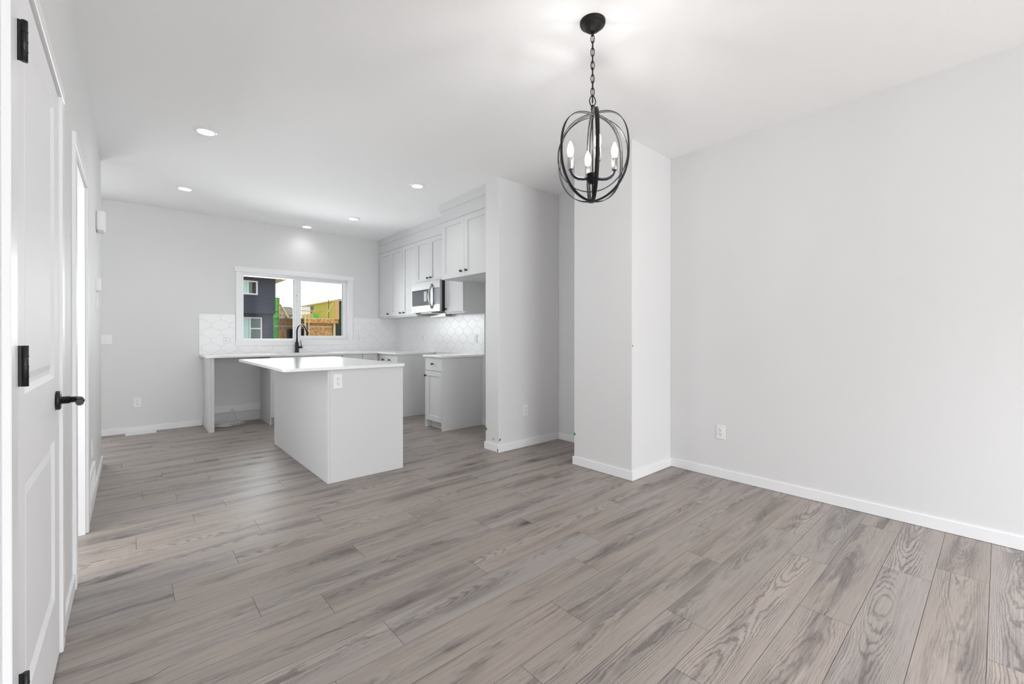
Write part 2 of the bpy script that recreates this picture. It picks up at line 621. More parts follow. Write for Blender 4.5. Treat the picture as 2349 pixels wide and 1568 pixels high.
D0, D1, DH = 1.450, 2.272, 2.035       # door slab opening in the left wall
O0, O1, OH = 2.870, 3.562, 2.045       # open doorway
struct('wall_left', cells([YL, D0, D1, O0, O1, LE], [0, DH, OH, H], [(D0, D1, -1, DH), (O0, O1, -1, OH)], lambda u, v, w: (XL - w, u, v), 0.12), 'wall',
       'light grey wall with the white door and open doorway', 'wall', (XL, 2, 0))
WX0, WX1, WZ0, WZ1 = 1.142, 2.592, 1.095, 2.035
BX0, BX1, BZ1 = -1.30, -0.40, 2.06     # back door in the window wall, out of sight behind the left wall
struct('wall_back', cells([XN, BX0, BX1, WX0, WX1, 3.60], [0, WZ0, WZ1, BZ1, H], [(WX0, WX1, WZ0, WZ1), (BX0, BX1, -1, BZ1)], lambda u, v, w: (u, YB + w, v), 0.14), 'wall',
       'light grey kitchen wall around the window over the sink', 'wall', (1, YB, 0))
struct('wall_right', box_bm(XR, XR + 0.12, YF, PY0 + 0.2, 0, H), 'wall', 'long light grey wall right of the boxed column', 'wall', (XR, 0, 0))
struct('wall_column', box_bm(CX, XR, CY0, CY1, 0, H, 0.003), 'wall', 'light grey boxed column standing out of the long right wall', 'wall', (CX, CY0, 0))
struct('wall_fridge', box_bm(PX, XR, PY0, PY1, 0, H, 0.003), 'wall', 'light grey stub wall at the end of the cabinets', 'wall', (PX, PY0, 0))
struct('wall_kitchen', box_bm(XK, XR, PY1, YB, 0, H), 'wall', 'grey wall behind the wall cabinets and the fridge space', 'wall', (XK, 5, 0))
FW = (-0.6, 3.1, 0.35, 2.4)
struct('wall_front', cells([XV, FW[0], FW[1], 3.75], [0, FW[2], FW[3], H], [FW], lambda u, v, w: (u, YF - w, v), 0.14), 'wall',
       'light grey wall behind the viewer with the wide front window', 'wall', (1, YF, 0))
b = box_bm(XN - 0.1, XN, YL, YB, 0, H)
struct('wall_hall', b, 'wall', 'grey wall of the hall beyond the open doorway', 'wall', (XN, 4, 0))
struct('wall_living_back', box_bm(XV, XL - 0.12, YL, YL + 0.12, 0, H), 'wall', 'grey wall of the living space left of the viewer', 'wall', (XV, YL, 0))
SW = (-4.2, -1.0, 0.35, 2.4)
struct('wall_living_side', cells([YF, SW[0], SW[1], YL + 0.12], [0, SW[2], SW[3], H], [SW], lambda u, v, w: (XV - w, u, v), 0.14), 'wall',
       'grey wall of the living space with the wide side window', 'wall', (XV, YF, 0))
struct('wall_hall_end', box_bm(XN, XL - 0.12, LE - 0.12, LE, 0, H), 'wall', 'short grey wall closing the hall toward the back entry', 'wall', (XN, LE, 0))

BH, BT = 0.074, 0.011


def base(name, x0, x1, y0, y1, label):
    bm = box_bm(x0, x1, y0, y1, 0.0015, BH, 0.0012)
    struct(name, bm, 'trim', label, 'baseboard', (x0, y0, 0))


base('baseboard_right', XR - BT, XR, YF, CY0 - BT, 'long white baseboard along the right wall')
base('baseboard_column', CX - BT, XR, CY0 - BT, CY0, 'white baseboard on the near face of the column')
base('baseboard_column_side', CX - BT, CX, CY0, CY1 + BT, 'white baseboard on the kitchen side of the column')
base('baseboard_niche', XR - BT, XR, CY1 + BT, PY0 - BT, 'white baseboard in the recess behind the column')
base('baseboard_fridge', PX - BT, XR, PY0 - BT, PY0, 'white baseboard on the near face of the stub wall')
base('baseboard_fridge_side', PX - BT, PX, PY0, PY1 + BT, 'white baseboard on the narrow end of the stub wall')
base('baseboard_fridge_back', PX, XK, PY1, PY1 + BT, 'white baseboard inside the fridge space')
base('baseboard_kitchen', XK - BT, XK, PY1 + BT, 4.478, 'short white baseboard beside the end base cabinet')
base('baseboard_back', BX1 + 0.075, 0.692, YB - BT, YB, 'white baseboard under the light switches left of the counter')
base('baseboard_left', XL, XL + BT, O1 + 0.071, LE + BT, 'white baseboard of the left wall beyond the doorway')
base('baseboard_left_near', XL, XL + BT, D1 + 0.085, O0 - 0.075, 'white baseboard between the door and the doorway')
base('baseboard_left_front', XL, XL + BT, YL, D0 - 0.085, 'white baseboard left of the white door')


# ------------------------------------------------------------------ left wall: door, doorway, small fittings
def casing(name, label, a, b, h, head=0.095, w=0.07, t=0.015, ear=0.0):
    """Flat casing on the left wall round an opening a..b in Y, h high, with the jambs lining the opening."""
    r = thing(name, label, 'door trim', (XL, a, 0), kind='structure')
    wpart('casing_side', box_bm(XL, XL + t, a - w, a, 0, h, 0.002), 'trim', r)
    wpart('casing_side', box_bm(XL, XL + t, b, b + w, 0, h, 0.002), 'trim', r)
    wpart('casing_head', box_bm(XL, XL + t + 0.0015, a - w - ear, b + w + ear, h, h + head * 0.75, 0.002), 'trim', r)
    return r


tr = casing('trim_1', 'white casing round the closed panel door', D0 - 0.008, D1 + 0.008, DH + 0.003, 0.06)
d = thing('door_1', 'white two panel door with black hinges and black lever', 'door', (XL + 0.006, D0 + 0.003, 0.012), PI / 2, kind='structure')
DW, DHH = D1 - D0 - 0.006, DH - 0.018
obj('door_panel', slab(DW, DHH, 0.035, [(0.140, DW - 0.122, 0.245, 0.795), (0.140, DW - 0.122, 1.008, 1.935)], 0.009, 0.016, (0.012, 0.02, 0.004)), 'door', d)
for hz in (0.300, 1.037, 1.768):
    h = bmesh.new()
    tube(h, [(0.003, -0.018, hz), (0.003, -0.018, hz + 0.092)], 0.0058, 12)
    for k in (0.022, 0.044, 0.066):
        tube(h, [(0.003, -0.018, hz + k), (0.003, -0.018, hz + k + 0.002)], 0.0064, 12)
    bx(h, 0.002, 0.004, -0.014, 0.004, hz, hz + 0.092)
    obj('hinge', h, 'black', d)
lv = bmesh.new()
LX, LZ = DW - 0.085, 0.925
lathe(lv, [(0.0, 0.0), (0.033, 0.0), (0.033, 0.009), (0.030, 0.012), (0.013, 0.012), (0.013, 0.034), (0.0, 0.034)], 28, Matrix.Translation((LX, 0, LZ)) @ Matrix.Rotation(PI / 2, 4, 'X'))
handle = obj('door_handle', lv, 'black', d)
lv = bmesh.new()
tube(lv, [(LX, -0.030, LZ), (LX, -0.050, LZ), (LX - 0.012, -0.060, LZ), (LX - 0.035, -0.064, LZ), (LX - 0.115, -0.066, LZ)], 0.0105, 14)
obj('lever', lv, 'black', handle)

tr2 = casing('trim_2', 'white casing and jambs of the open doorway', O0, O1, OH - 0.01, 0.085)
wpart('jamb', box_bm(XL - 0.125, XL + 0.001, O0, O0 + 0.018, 0, OH - 0.018), 'trim', tr2)
wpart('jamb', box_bm(XL - 0.125, XL + 0.001, O1 - 0.018, O1, 0, OH - 0.018), 'trim', tr2)
wpart('jamb_head', box_bm(XL - 0.125, XL + 0.001, O0, O1, OH - 0.018, OH), 'trim', tr2)


def plate(w, h, name, label, cat, loc, rz, group=None, kind='outlet', gang=1):
    """Cover plate facing local -Y, its centre at loc."""
    r = thing(name, label, cat, loc, rz, group)
    obj('cover_plate', box_bm(-w / 2, w / 2, -0.006, 0.0, -h / 2, h / 2, 0.0025, 2), 'plastic', r)
    for g in range(gang):
        cx = (g - (gang - 1) / 2) * 0.046
        if kind == 'outlet':
            bm = box_bm(cx - 0.0165, cx + 0.0165, -0.0085, -0.0055, -0.0335, 0.0335, 0.001)
            f = obj('receptacle', bm, 'plastic', r)
            for s in (-1, 1):
                q = bmesh.new()
                z = s * 0.018
                bx(q, cx - 0.0085, cx - 0.0060, -0.0089, -0.0080, z + 0.000, z + 0.009)
                bx(q, cx + 0.0060, cx + 0.0085, -0.0089, -0.0080, z + 0.001, z + 0.008)
                lathe(q, [(0.0, -0.0005), (0.0030, -0.0005), (0.0030, 0.0005), (0.0, 0.0005)], 12, Matrix.Translation((cx, -0.0084, z - 0.007)) @ Matrix.Rotation(PI / 2, 4, 'X'))
                obj('socket_slots', q, 'slot', f)
        else:
            bm = slab(0.033, 0.067, 0.004, x0=cx - 0.0165, z0=-0.0335)
            bmesh.ops.rotate(bm, verts=bm.verts[:], cent=(cx, -0.003, 0), matrix=Matrix.Rotation(0.05, 3, 'X'))
            bmesh.ops.translate(bm, verts=bm.verts[:], vec=(0, -0.0085, 0))
            obj('rocker', bm, 'plastic', r)
    return r


OUTLET = 'white duplex outlets'
RZ = {'-y': 0.0, '-x': -PI / 2, '+x': PI / 2}
plate(0.070, 0.115, 'wall_outlet', 'white outlet on the long right wall near its baseboard', 'outlet', (XR, 1.515, 0.376), RZ['-x'], OUTLET)
plate(0.070, 0.115, 'wall_outlet', 'white outlet on the stub wall beside the column', 'outlet', (3.107, PY0, 0.383), 0, OUTLET)
plate(0.070, 0.115, 'wall_outlet', 'white outlet low on the back wall above the floor register', 'outlet', (0.056, YB, 0.363), 0, OUTLET)
plate(0.070, 0.115, 'wall_outlet', 'white outlet seen edge on, low on the left wall', 'outlet', (XL, 4.10, 0.395), RZ['+x'], OUTLET)
plate(0.070, 0.115, 'wall_outlet', 'white outlet on the near end panel of the island', 'outlet', (1.2305, 3.485, 0.802), 0, OUTLET)
plate(0.070, 0.115, 'wall_outlet', 'white outlet in the tile left of the kitchen window', 'outlet', (0.955, YB - 0.009, 1.118), 0, OUTLET)
plate(0.070, 0.115, 'wall_outlet', 'white outlet in the tile right of the kitchen window', 'outlet', (2.76, YB - 0.009, 1.118), 0, OUTLET)
plate(0.070, 0.115, 'wall_outlet', 'white outlet in the tile below the corner wall cabinets', 'outlet', (XK - 0.009, 6.0, 1.128), RZ['-x'], OUTLET)
plate(0.070, 0.115, 'wall_outlet', 'white outlet in the tile above the near end base cabinet', 'outlet', (XK - 0.009, 4.615, 1.125), RZ['-x'], OUTLET)
plate(0.117, 0.115, 'light_switch', 'white double rocker switch on the back wall behind the left wall corner', 'switch', (-0.222, YB, 1.118), 0, None, 'switch', 2)
plate(0.070, 0.115, 'light_switch', 'white single switch on the left wall under the thermostat', 'switch', (XL, 4.66, 1.415), RZ['+x'], None, 'switch', 1)

t = thing('thermostat', 'small white thermostat on the end of the left wall', 'thermostat', (XL, 4.67, 1.56), RZ['+x'])
obj('housing', box_bm(-0.045, 0.045, -0.026, 0, -0.048, 0.048, 0.004, 2), 'plastic', t)
obj('wall_plate', box_bm(-0.05, 0.05, -0.004, 0, -0.053, 0.053, 0.001), 'plastic', t)
t = thing('door_chime', 'white ribbed door chime box high on the left wall', 'door chime', (XL, 4.72, 2.06), RZ['+x'])
bm = box_bm(-0.09, 0.09, -0.052, 0, -0.08, 0.08, 0.018, 4)
obj('cover', bm, 'plastic', t)
for k in (-0.060, -0.045, -0.030):
    obj('louvre', box_bm(k - 0.003, k + 0.003, -0.0545, -0.03, -0.083, 0.076, 0.001), 'plastic', t)
t = thing('return_air_grille', 'white return air grille low on the left wall above the baseboard', 'vent', (XL, 3.975, 0.075), RZ['+x'])
obj('frame', cells([-0.28, -0.255, 0.255, 0.28], [0, 0.022, 0.178, 0.20], [(-0.255, 0.255, 0.022, 0.178)], lambda u, v, w: (u, -0.014 + w, v), 0.014), 'plastic', t)
bm = bmesh.new()
for k in range(9):
    z = 0.026 + k * 0.0172
    v = [bm.verts.new(p) for p in ((-0.255, -0.011, z), (0.255, -0.011, z), (0.255, -0.002, z + 0.014), (-0.255, -0.002, z + 0.014))]
    bm.faces.new(v)
bx(bm, -0.255, 0.255, -0.0015, -0.0005, 0.022, 0.178)
obj('louvre_panel', bm, 'plastic', t)
t = thing('floor_register', 'white slotted floor register against the back wall baseboard', 'vent', (0.088, 6.782, 0.0))
obj('frame', cells([-0.14, -0.125, 0.125, 0.14], [-0.06, -0.045, 0.045, 0.06], [(-0.125, 0.125, -0.045, 0.045)], lambda u, v, w: (u, v, 0.007 - w), 0.007), 'plastic', t)
bm = bmesh.new()
for k in range(18):
    x = -0.122 + k * 0.0143
    bx(bm, x, x + 0.0075, -0.045, 0.045, 0.001, 0.006)
for y in (-0.045, -0.016, 0.013, 0.042):
    bx(bm, -0.125, 0.125, y, y + 0.003, 0.001, 0.0062)
obj('slat', bm, 'plastic', t)

# green inspection tape on the corners
TAPE = 'green tape bits'


def tape(x, y, z, axis, label, w=0.011, h=0.022, tilt=0.2):
    bm = box_bm(-w / 2, w / 2, -0.0008, 0.0, -h / 2, h / 2)
    bmesh.ops.rotate(bm, verts=bm.verts[:], cent=(0, 0, 0), matrix=Matrix.Rotation(tilt, 3, 'Y'))
    o = obj('tape_marker', bm, 'tape')
    o.location = (x, y, z)
    o.rotation_euler = (0, 0, RZ[axis])
    tag(o, label, 'tape', TAPE)


tape(CX + 0.008, CY0, 1.082, '-y', 'green tape bit halfway up the near column edge', 0.011, 0.016)
tape(CX, CY1 - 0.006, 0.274, '-x', 'green tape bit low on the far edge of the column', 0.022, 0.022, 0.78)
tape(PX, PY1 - 0.012, 0.205, '-x', 'green tape bit on the far edge of the stub wall', 0.024, 0.024, 0.78)
tape(PX, PY0 + 0.09, 0.118, '-x', 'upright green tape bit on the narrow stub wall end above its baseboard', 0.010, 0.026, 0.0)
tape(PX + 0.012, PY0, 0.126, '-y', 'slanted green tape bit at the stub wall corner above its baseboard', 0.016, 0.028, 0.55)
tape(PX - BT, PY0 + 0.006, 0.022, '-x', 'green tape bit stuck on the stub wall baseboard corner', 0.014, 0.026, -0.4)

# ------------------------------------------------------------------ kitchen window
tr = thing('trim_3', 'flat white casing with a wider head round the kitchen window', 'window trim', (1.06, YB, 1.02), kind='structure')
wpart('casing_head', box_bm(1.048, 2.674, YB - 0.024, YB, 2.040, 2.106, 0.002), 'trim', tr)
wpart('casing_side', box_bm(1.066, WX0, YB - 0.019, YB, 1.095, 2.040, 0.002), 'trim', tr)
wpart('casing_side', box_bm(WX1, 2.661, YB - 0.019, YB, 1.095, 2.040, 0.002), 'trim', tr)
wpart('casing_sill', box_bm(1.060, 2.667, YB - 0.019, YB, 1.026, 1.095, 0.002), 'trim', tr)
wpart('jamb_liner', cells([WX0, WX0 + 0.006, WX1 - 0.006, WX1], [WZ0, WZ0 + 0.006, WZ1 - 0.006, WZ1], [(WX0 + 0.006, WX1 - 0.006, WZ0 + 0.006, WZ1 - 0.006)], lambda u, v, w: (u, YB - 0.002 + w, v), 0.13), 'trim', tr)

win = thing('window_1', 'white sliding kitchen window with a fixed left pane', 'window', (1.15, YB + 0.06, WZ0), kind='structure')
fx0, fx1, fz0, fz1 = WX0 + 0.006, WX1 - 0.006, WZ0 + 0.006, WZ1 - 0.006
wpart('window_frame', cells([fx0, 1.166, 1.815, 1.868, fx1 - 0.022, fx1], [fz0, 1.121, 1.997, fz1], [(1.166, 1.815, 1.121, 1.997), (1.868, fx1 - 0.022, 1.121, 1.997)],
                            lambda u, v, w: (u, YB + 0.055 + w, v), 0.075), 'vinyl', win)
sash = wpart('sliding_sash', cells([1.850, 1.902, 2.518, fx1 - 0.022], [1.118, 1.166, 1.978, 2.000], [(1.902, 2.518, 1.166, 1.978)], lambda u, v, w: (u, YB + 0.045 + w, v), 0.035), 'vinyl', win)
wpart('pane', box_bm(1.160, 1.82, YB + 0.090, YB + 0.096, 1.117, 2.0), 'glass', win)
p2 = box_bm(1.900, 2.520, YB + 0.062, YB + 0.068, 1.164, 1.98)
wpart('pane', p2, 'glass', win)
wpart('gasket', cells([2.512, 2.518], [1.166, 1.978], [], lambda u, v, w: (u, YB + 0.050 + w, v), 0.012), 'gasket', win)
wpart('gasket', box_bm(1.808, 1.815, YB + 0.075, YB + 0.088, 1.121, 1.997), 'gasket', win)
wpart('latch', box_bm(1.838, 1.850, YB + 0.036, YB + 0.05, 1.70, 1.775, 0.003), 'plastic', win)
wpart('latch_button', box_bm(1.841, 1.847, YB + 0.033, YB + 0.037, 1.75, 1.765), 'slot', win)

fwn = thing('window_2', 'wide white front window behind the viewer', 'window', (1.75, YF - 0.05, FW[2]), kind='structure')
wpart('window_frame', cells([FW[0], FW[0] + 0.06, 0.62, 0.68, 1.82, 1.88, FW[1] - 0.06, FW[1]], [FW[2], FW[2] + 0.06, FW[3] - 0.06, FW[3]],
                            [(FW[0] + 0.06, 0.62, FW[2] + 0.06, FW[3] - 0.06), (0.68, 1.82, FW[2] + 0.06, FW[3] - 0.06), (1.88, FW[1] - 0.06, FW[2] + 0.06, FW[3] - 0.06)],
                            lambda u, v, w: (u, YF - 0.10 + w, v), 0.06), 'vinyl', fwn)
for a, bb in ((FW[0] + 0.05, 0.63), (0.67, 1.83), (1.87, FW[1] - 0.05)):
    wpart('pane', box_bm(a, bb, YF - 0.075, YF - 0.07, FW[2] + 0.05, FW[3] - 0.05), 'glass', fwn)
bd = thing('door_2', 'white back door with a tall glass pane', 'door', (BX0, YB, 0), kind='structure')
wpart('door_frame', cells([BX0, BX0 + 0.14, BX1 - 0.14, BX1], [0.01, 0.25, BZ1 - 0.18, BZ1], [(BX0 + 0.14, BX1 - 0.14, 0.25, BZ1 - 0.18)], lambda u, v, w: (u, YB + 0.03 + w, v), 0.045), 'door', bd)
wpart('pane', box_bm(BX0 + 0.13, BX1 - 0.13, YB + 0.05, YB + 0.056, 0.24, BZ1 - 0.17), 'glass', bd)
wpart('casing', cells([BX0 - 0.07, BX0, BX1, BX1 + 0.07], [0, BZ1, BZ1 + 0.07], [(BX0, BX1, -1, BZ1)], lambda u, v, w: (u, YB - 0.017 + w, v), 0.017), 'trim', bd)

swn = thing('window_3', 'wide white side window of the living space', 'window', (XV - 0.05, -2.6, SW[2]), kind='structure')
wpart('window_frame', cells([SW[0], SW[0] + 0.06, -2.63, -2.57, SW[1] - 0.06, SW[1]], [SW[2], SW[2] + 0.06, SW[3] - 0.06, SW[3]],
                            [(SW[0] + 0.06, -2.63, SW[2] + 0.06, SW[3] - 0.06), (-2.57, SW[1] - 0.06, SW[2] + 0.06, SW[3] - 0.06)],
                            lambda u, v, w: (XV - 0.10 + w, u, v), 0.06), 'vinyl', swn)
for a, bb in ((SW[0] + 0.05, -2.62), (-2.58, SW[1] - 0.05)):
    wpart('pane', box_bm(XV - 0.075, XV - 0.07, a, bb, SW[2] + 0.05, SW[3] - 0.05), 'glass', swn)


# ------------------------------------------------------------------ backsplash of elongated hexagon tiles
def clip(poly, axis, val, keep_less):
    out = []
    for i in range(len(poly)):
        a, b = poly[i], poly[(i + 1) % len(poly)]
        ia = a[axis] <= val if keep_less else a[axis] >= val
        ib = b[axis] <= val if keep_less else b[axis] >= val
        if ia:
            out.append(a)
        if ia != ib:
            t = (val - a[axis]) / (b[axis] - a[axis])
            out.append((a[0] + (b[0] - a[0]) * t, a[1] + (b[1] - a[1]) * t))
    return out


def hex_tiles(bm, rect, place, ux, vz, w=0.206, side=0.045, rise=0.056, g=0.0008):
    """Tiles in a rectangle (u0,u1,v0,v1); a vertical seam of a row has its centre at (ux, vz)."""
    u0, u1, v0, v1 = rect
    pitch = side + rise
    for r in range(int((v0 - vz) / pitch) - 2, int((v1 - vz) / pitch) + 3):
        cv = vz + r * pitch
        off = 0.5 * w if r % 2 == 0 else 0.0
        for c in range(int((u0 - ux) / w) - 2, int((u1 - ux) / w) + 3):
            cu = ux + off + c * w
            hw, hs, hh = w / 2 - g, side / 2 - g * 0.4, side / 2 + rise - g * 1.3
            poly = [(cu - hw, cv - hs), (cu, cv - hh), (cu + hw, cv - hs), (cu + hw, cv + hs), (cu, cv + hh), (cu - hw, cv + hs)]
            for ax, val, less in ((0, u0, False), (0, u1, True), (1, v0, False), (1, v1, True)):
                poly = clip(poly, ax, val, less) if len(poly) > 2 else poly
            if len(poly) < 3:
                continue
            ar = 0.5 * sum(poly[i][0] * poly[(i + 1) % len(poly)][1] - poly[(i + 1) % len(poly)][0] * poly[i][1] for i in range(len(poly)))
            if abs(ar) < 1e-5:
                continue
            mu, mv = sum(p[0] for p in poly) / len(poly), sum(p[1] for p in poly) / len(poly)
            top = []
            bot = []
            for p in poly:
                d = math.hypot(p[0] - mu, p[1] - mv) or 1
                k = 1 - min(0.0010 / d, 0.5)
                top.append(bm.verts.new(place(mu + (p[0] - mu) * k, mv + (p[1] - mv) * k, 0.0085)))
                bot.append(bm.verts.new(place(p[0], p[1], 0.0068)))
            try:
                bm.faces.new(top)
                for i in range(len(top)):
                    j = (i + 1) % len(top)
                    bm.faces.new((bot[i], bot[j], top[j], top[i]))
            except ValueError:
                pass


def splash(name, label, rects, place, ux, vz, origin):
    bm = bmesh.new()
    for r in rects:
        hex_tiles(bm, r, place, ux, vz)
    for f in bm.faces:
        f.material_index = 0
    for a, b, c, d in rects:
        vs = []
        for w in (0.0002, 0.0072):
            vs.append([bm.verts.new(place(*q, w)) for q in ((a, c), (b, c), (b, d), (a, d))])
        for q in ((vs[1]), (vs[0][::-1])):
            bm.faces.new(q).material_index = 1
        for i in range(4):
            j = (i + 1) % 4
            bm.faces.new((vs[0][i], vs[0][j], vs[1][j], vs[1][i])).material_index = 1
    bmesh.ops.recalc_face_normals(bm, faces=bm.faces[:])
    tag(obj(name, bm, 'tile', None, origin, ['tile', 'grout']), label, 'backsplash')


CT = 0.921            # counter top height
SPT = 1.452
splash('tile_backsplash', 'white hexagon tile backsplash along the window wall', [(0.66, 1.06, CT, SPT), (1.06, 2.667, CT, 1.026), (2.667, XK - 0.0005, CT, SPT)],
       lambda u, v, w: (u, YB - w, v), 0.79, 1.305, (0.66, YB, CT))
splash('tile_backsplash', 'white hexagon tile backsplash on the range wall under the wall cabinets', [(4.425, YB - 0.009, CT, 1.46)],
       lambda u, v, w: (XK - w, u, v), 4.59, 1.325, (XK, 5.6, CT))

# ------------------------------------------------------------------ cabinets
KNOB = [(0.0, 0.0), (0.010, 0.0), (0.0095, 0.003), (0.0052, 0.006), (0.005, 0.013), (0.0075, 0.017), (0.0145, 0.019), (0.0150, 0.024), (0.013, 0.027), (0.0, 0.027)]


def knob(parent, x, z, y=0.0):
    bm = bmesh.new()
    lathe(bm, KNOB, 18, Matrix.Translation((x, y, z)) @ Matrix.Rotation(PI / 2, 4, 'X'))
    return obj('knob', bm, 'black', parent)


def shaker(root, x0, x1, z0, z1, kn=None, rail=0.062, name='door'):
    w, h = x1 - x0, z1 - z0
    bm = slab(w, h, 0.019, [(rail, w - rail, rail, h - rail)], 0.010, 0.0015, None, x0, z0)
    o = obj(name, bm, 'cabinet', root)
    if kn:
        knob(o, *kn)
    return o


def flat_front(root, x0, x1, z0, z1, kn=None, name='drawer_front'):
    bm = box_bm(x0, x1, 0, 0.019, z0, z1, 0.0012)
    o = obj(name, bm, 'cabinet', root)
    if kn:
        knob(o, *kn)
    return o


def wall_cab(label, y_left, y_right, x_front, z0, doors, z1=2.522, bottom_lip=0.0, knobs=()):
    """Wall cabinet on the range wall; local x runs toward -Y (left to right as seen)."""
    r = thing('wall_cabinet', label, 'cabinet', (x_front, y_left, z0), RZ['-x'], 'grey shaker wall cabinets')
    w, dep = y_left - y_right, XK - x_front
    obj('body', box_bm(0.0005, w - 0.0005, 0.021, dep - 0.0005, 0.0, z1 - z0 - 0.0005), 'cabinet', r)
    for i, (a, b) in enumerate(doors):
        k = knobs[i] if i < len(knobs) else None
        shaker(r, a + 0.0015, b - 0.0015, bottom_lip, z1 - z0 - 0.004, (k[0], k[1]) if k else None)
    return r


XU = 3.10
wall_cab('single door wall cabinet filling the corner beside the window wall', YB - 0.0005, 6.432, XU, 1.452, [(0.022, 0.4375)], bottom_lip=0.022, knobs=[(0.36, 0.062)])
wall_cab('tall double door wall cabinet left of the microwave', 6.431, 5.612, XU, 1.452, [(0.0, 0.404), (0.404, 0.819)], bottom_lip=0.022, knobs=[(0.345, 0.062), (0.462, 0.062)])
wall_cab('short double door wall cabinet above the microwave', 5.611, 4.851, XU, 1.905, [(0.0, 0.38), (0.38, 0.76)], bottom_lip=0.0, knobs=[(0.338, 0.062), (0.424, 0.062)])
wall_cab('narrow single door wall cabinet right of the microwave', 4.850, 4.428, XU, 1.452, [(0.003, 0.419)], bottom_lip=0.022, knobs=[(0.040, 0.062)], z1=2.522)
XFR = 2.812
r = wall_cab('deep double door cabinet above the empty fridge space', 4.475, PY1 + 0.002, XFR, 1.838, [(0.012, 0.478), (0.478, 0.944)], z1=2.522, knobs=[(0.426, 0.06), (0.530, 0.06)])


def crown(label, x, y0, y1, side=False):
    r = thing('crown_molding', label, 'molding', (x, y0, 2.523), 0, 'grey crown boards over the wall cabinets')
    wpart('frieze_board', box_bm(x, XK - 0.001, y0, y1, 2.523, 2.660), 'cabinet', r)
    bm = bmesh.new()
    pr = [(x - 0.001, 2.655), (x - 0.016, 2.657), (x - 0.018, 2.664), (x - 0.024, 2.735), (x - 0.024, H - 0.0005), (XK - 0.001, H - 0.0005), (XK - 0.001, 2.660)]
    e = 0.022 if side else 0.0
    va = [bm.verts.new((a, y0, z)) for a, z in pr]
    vb = [bm.verts.new((a, y1 + e, z)) for a, z in pr]
    bm.faces.new(va)
    bm.faces.new(vb[::-1])
    for i in range(len(pr)):
        j = (i + 1) % len(pr)
        bm.faces.new((va[i], vb[i], vb[j], va[j]))
    bmesh.ops.recalc_face_normals(bm, faces=bm.faces[:])
    wpart('crown_strip', bm, 'cabinet', r)


crown('grey crown board over the row of wall cabinets by the microwave', XU + 0.002, 4.50, YB - 0.001)
crown('grey crown board over the deep fridge cabinet', XFR + 0.002, PY1 + 0.001, 4.475, True)


def base_cab(name, label, loc, rz, w, dep, fronts, left_panel=0.0, right_panel=0.0, h=0.896, group='grey base cabinets'):
    r = thing(name, label, 'cabinet', loc, rz, group)
    a, b = left_panel, w - right_panel
    bm = bmesh.new()
    bx(bm, a + 0.0005, b - 0.0005, 0.021, dep - 0.0005, 0.1, h)
    obj('body', bm, 'cabinet', r)
    obj('toe_board', box_bm(a + 0.0005, b - 0.0005, 0.07, 0.085, 0.0, 0.0995), 'cabinet', r)
    if left_panel:
        obj('side_panel', box_bm(0, a, 0.0, dep - 0.0005, 0, h, 0.001), 'cabinet', r)
    if right_panel:
        obj('side_panel', box_bm(b, w, 0.0, dep - 0.0005, 0, h, 0.001), 'cabinet', r)
    for f in fronts:
        (shaker if f[0] == 'door' else flat_front)(r, f[1] + 0.0015, f[2] - 0.0015, f[3], f[4], f[5])
    return r


YC = 6.275           # front of the window wall cabinets
XC = 2.83            # front of the range wall cabinets
base_cab('base_cabinet', 'narrow base cabinet with one drawer and one door at the fridge space', (XC, 4.889, 0), RZ['-x'], 0.407, XK - XC,
         [('drawer', 0.018, 0.390, 0.727, 0.893, (0.190, 0.813)), ('door', 0.018, 0.390, 0.100, 0.722, (0.026, 0.66))], 0.016, 0.016)
base_cab('base_cabinet', 'base cabinet with a knobbed drawer between the corner and the range gap', (XC, 6.062, 0), RZ['-x'], 0.402, XK - XC,
         [('drawer', 0.003, 0.386, 0.727, 0.893, (0.165, 0.813)), ('door', 0.003, 0.386, 0.100, 0.722, (0.345, 0.66))], 0.0, 0.016)
c = base_cab('base_cabinet', 'corner base cabinet with two shaker doors meeting in the corner', (2.581, YC, 0), 0, XK - 2.581 - 0.001, YB - YC,
             [('door', 0.0, 0.228, 0.100, 0.893, None)])
bm = slab(0.19, 0.793, 0.019, [(0.055, 0.135, 0.055, 0.738)], 0.008, 0.002)
dr = obj('door', bm, 'cabinet', c)
dr.location = (XC - 2.581, -0.021, 0.1)
dr.rotation_euler = (0, 0, RZ['-x'])
knob(dr, 0.150, 0.712)
bm = box_bm(0.27, XK - 2.581 - 0.002, -0.210, 0.0205, 0.1, 0.896)
obj('corner_body', bm, 'cabinet', c)
base_cab('base_cabinet', 'base cabinet with a plain drawer right of the sink', (2.280, YC, 0), 0, 0.300, YB - YC,
         [('drawer', 0.003, 0.297, 0.727, 0.893, None), ('door', 0.003, 0.297, 0.100, 0.722, None)])
sk = thing('sink_cabinet', 'wide sink base cabinet under the kitchen faucet', 'cabinet', (1.355, YC, 0), 0)
obj('body', box_bm(0.0005, 0.018, 0.021, YB - YC - 0.0005, 0.0, 0.896), 'cabinet', sk)
obj('side_panel', box_bm(0.905, 0.923, 0.021, YB - YC - 0.0005, 0.1, 0.896), 'cabinet', sk)
obj('bottom_shelf', box_bm(0.0185, 0.9045, 0.021, YB - YC - 0.002, 0.1, 0.118), 'cabinet', sk)
obj('toe_board', box_bm(0.0005, 0.923, 0.07, 0.085, 0.0, 0.0995), 'cabinet', sk)
flat_front(sk, 0.003, 0.921, 0.727, 0.893, None, 'false_drawer_front')
shaker(sk, 0.003, 0.461, 0.100, 0.722, (0.42, 0.66))
shaker(sk, 0.463, 0.921, 0.100, 0.722, (0.50, 0.66))

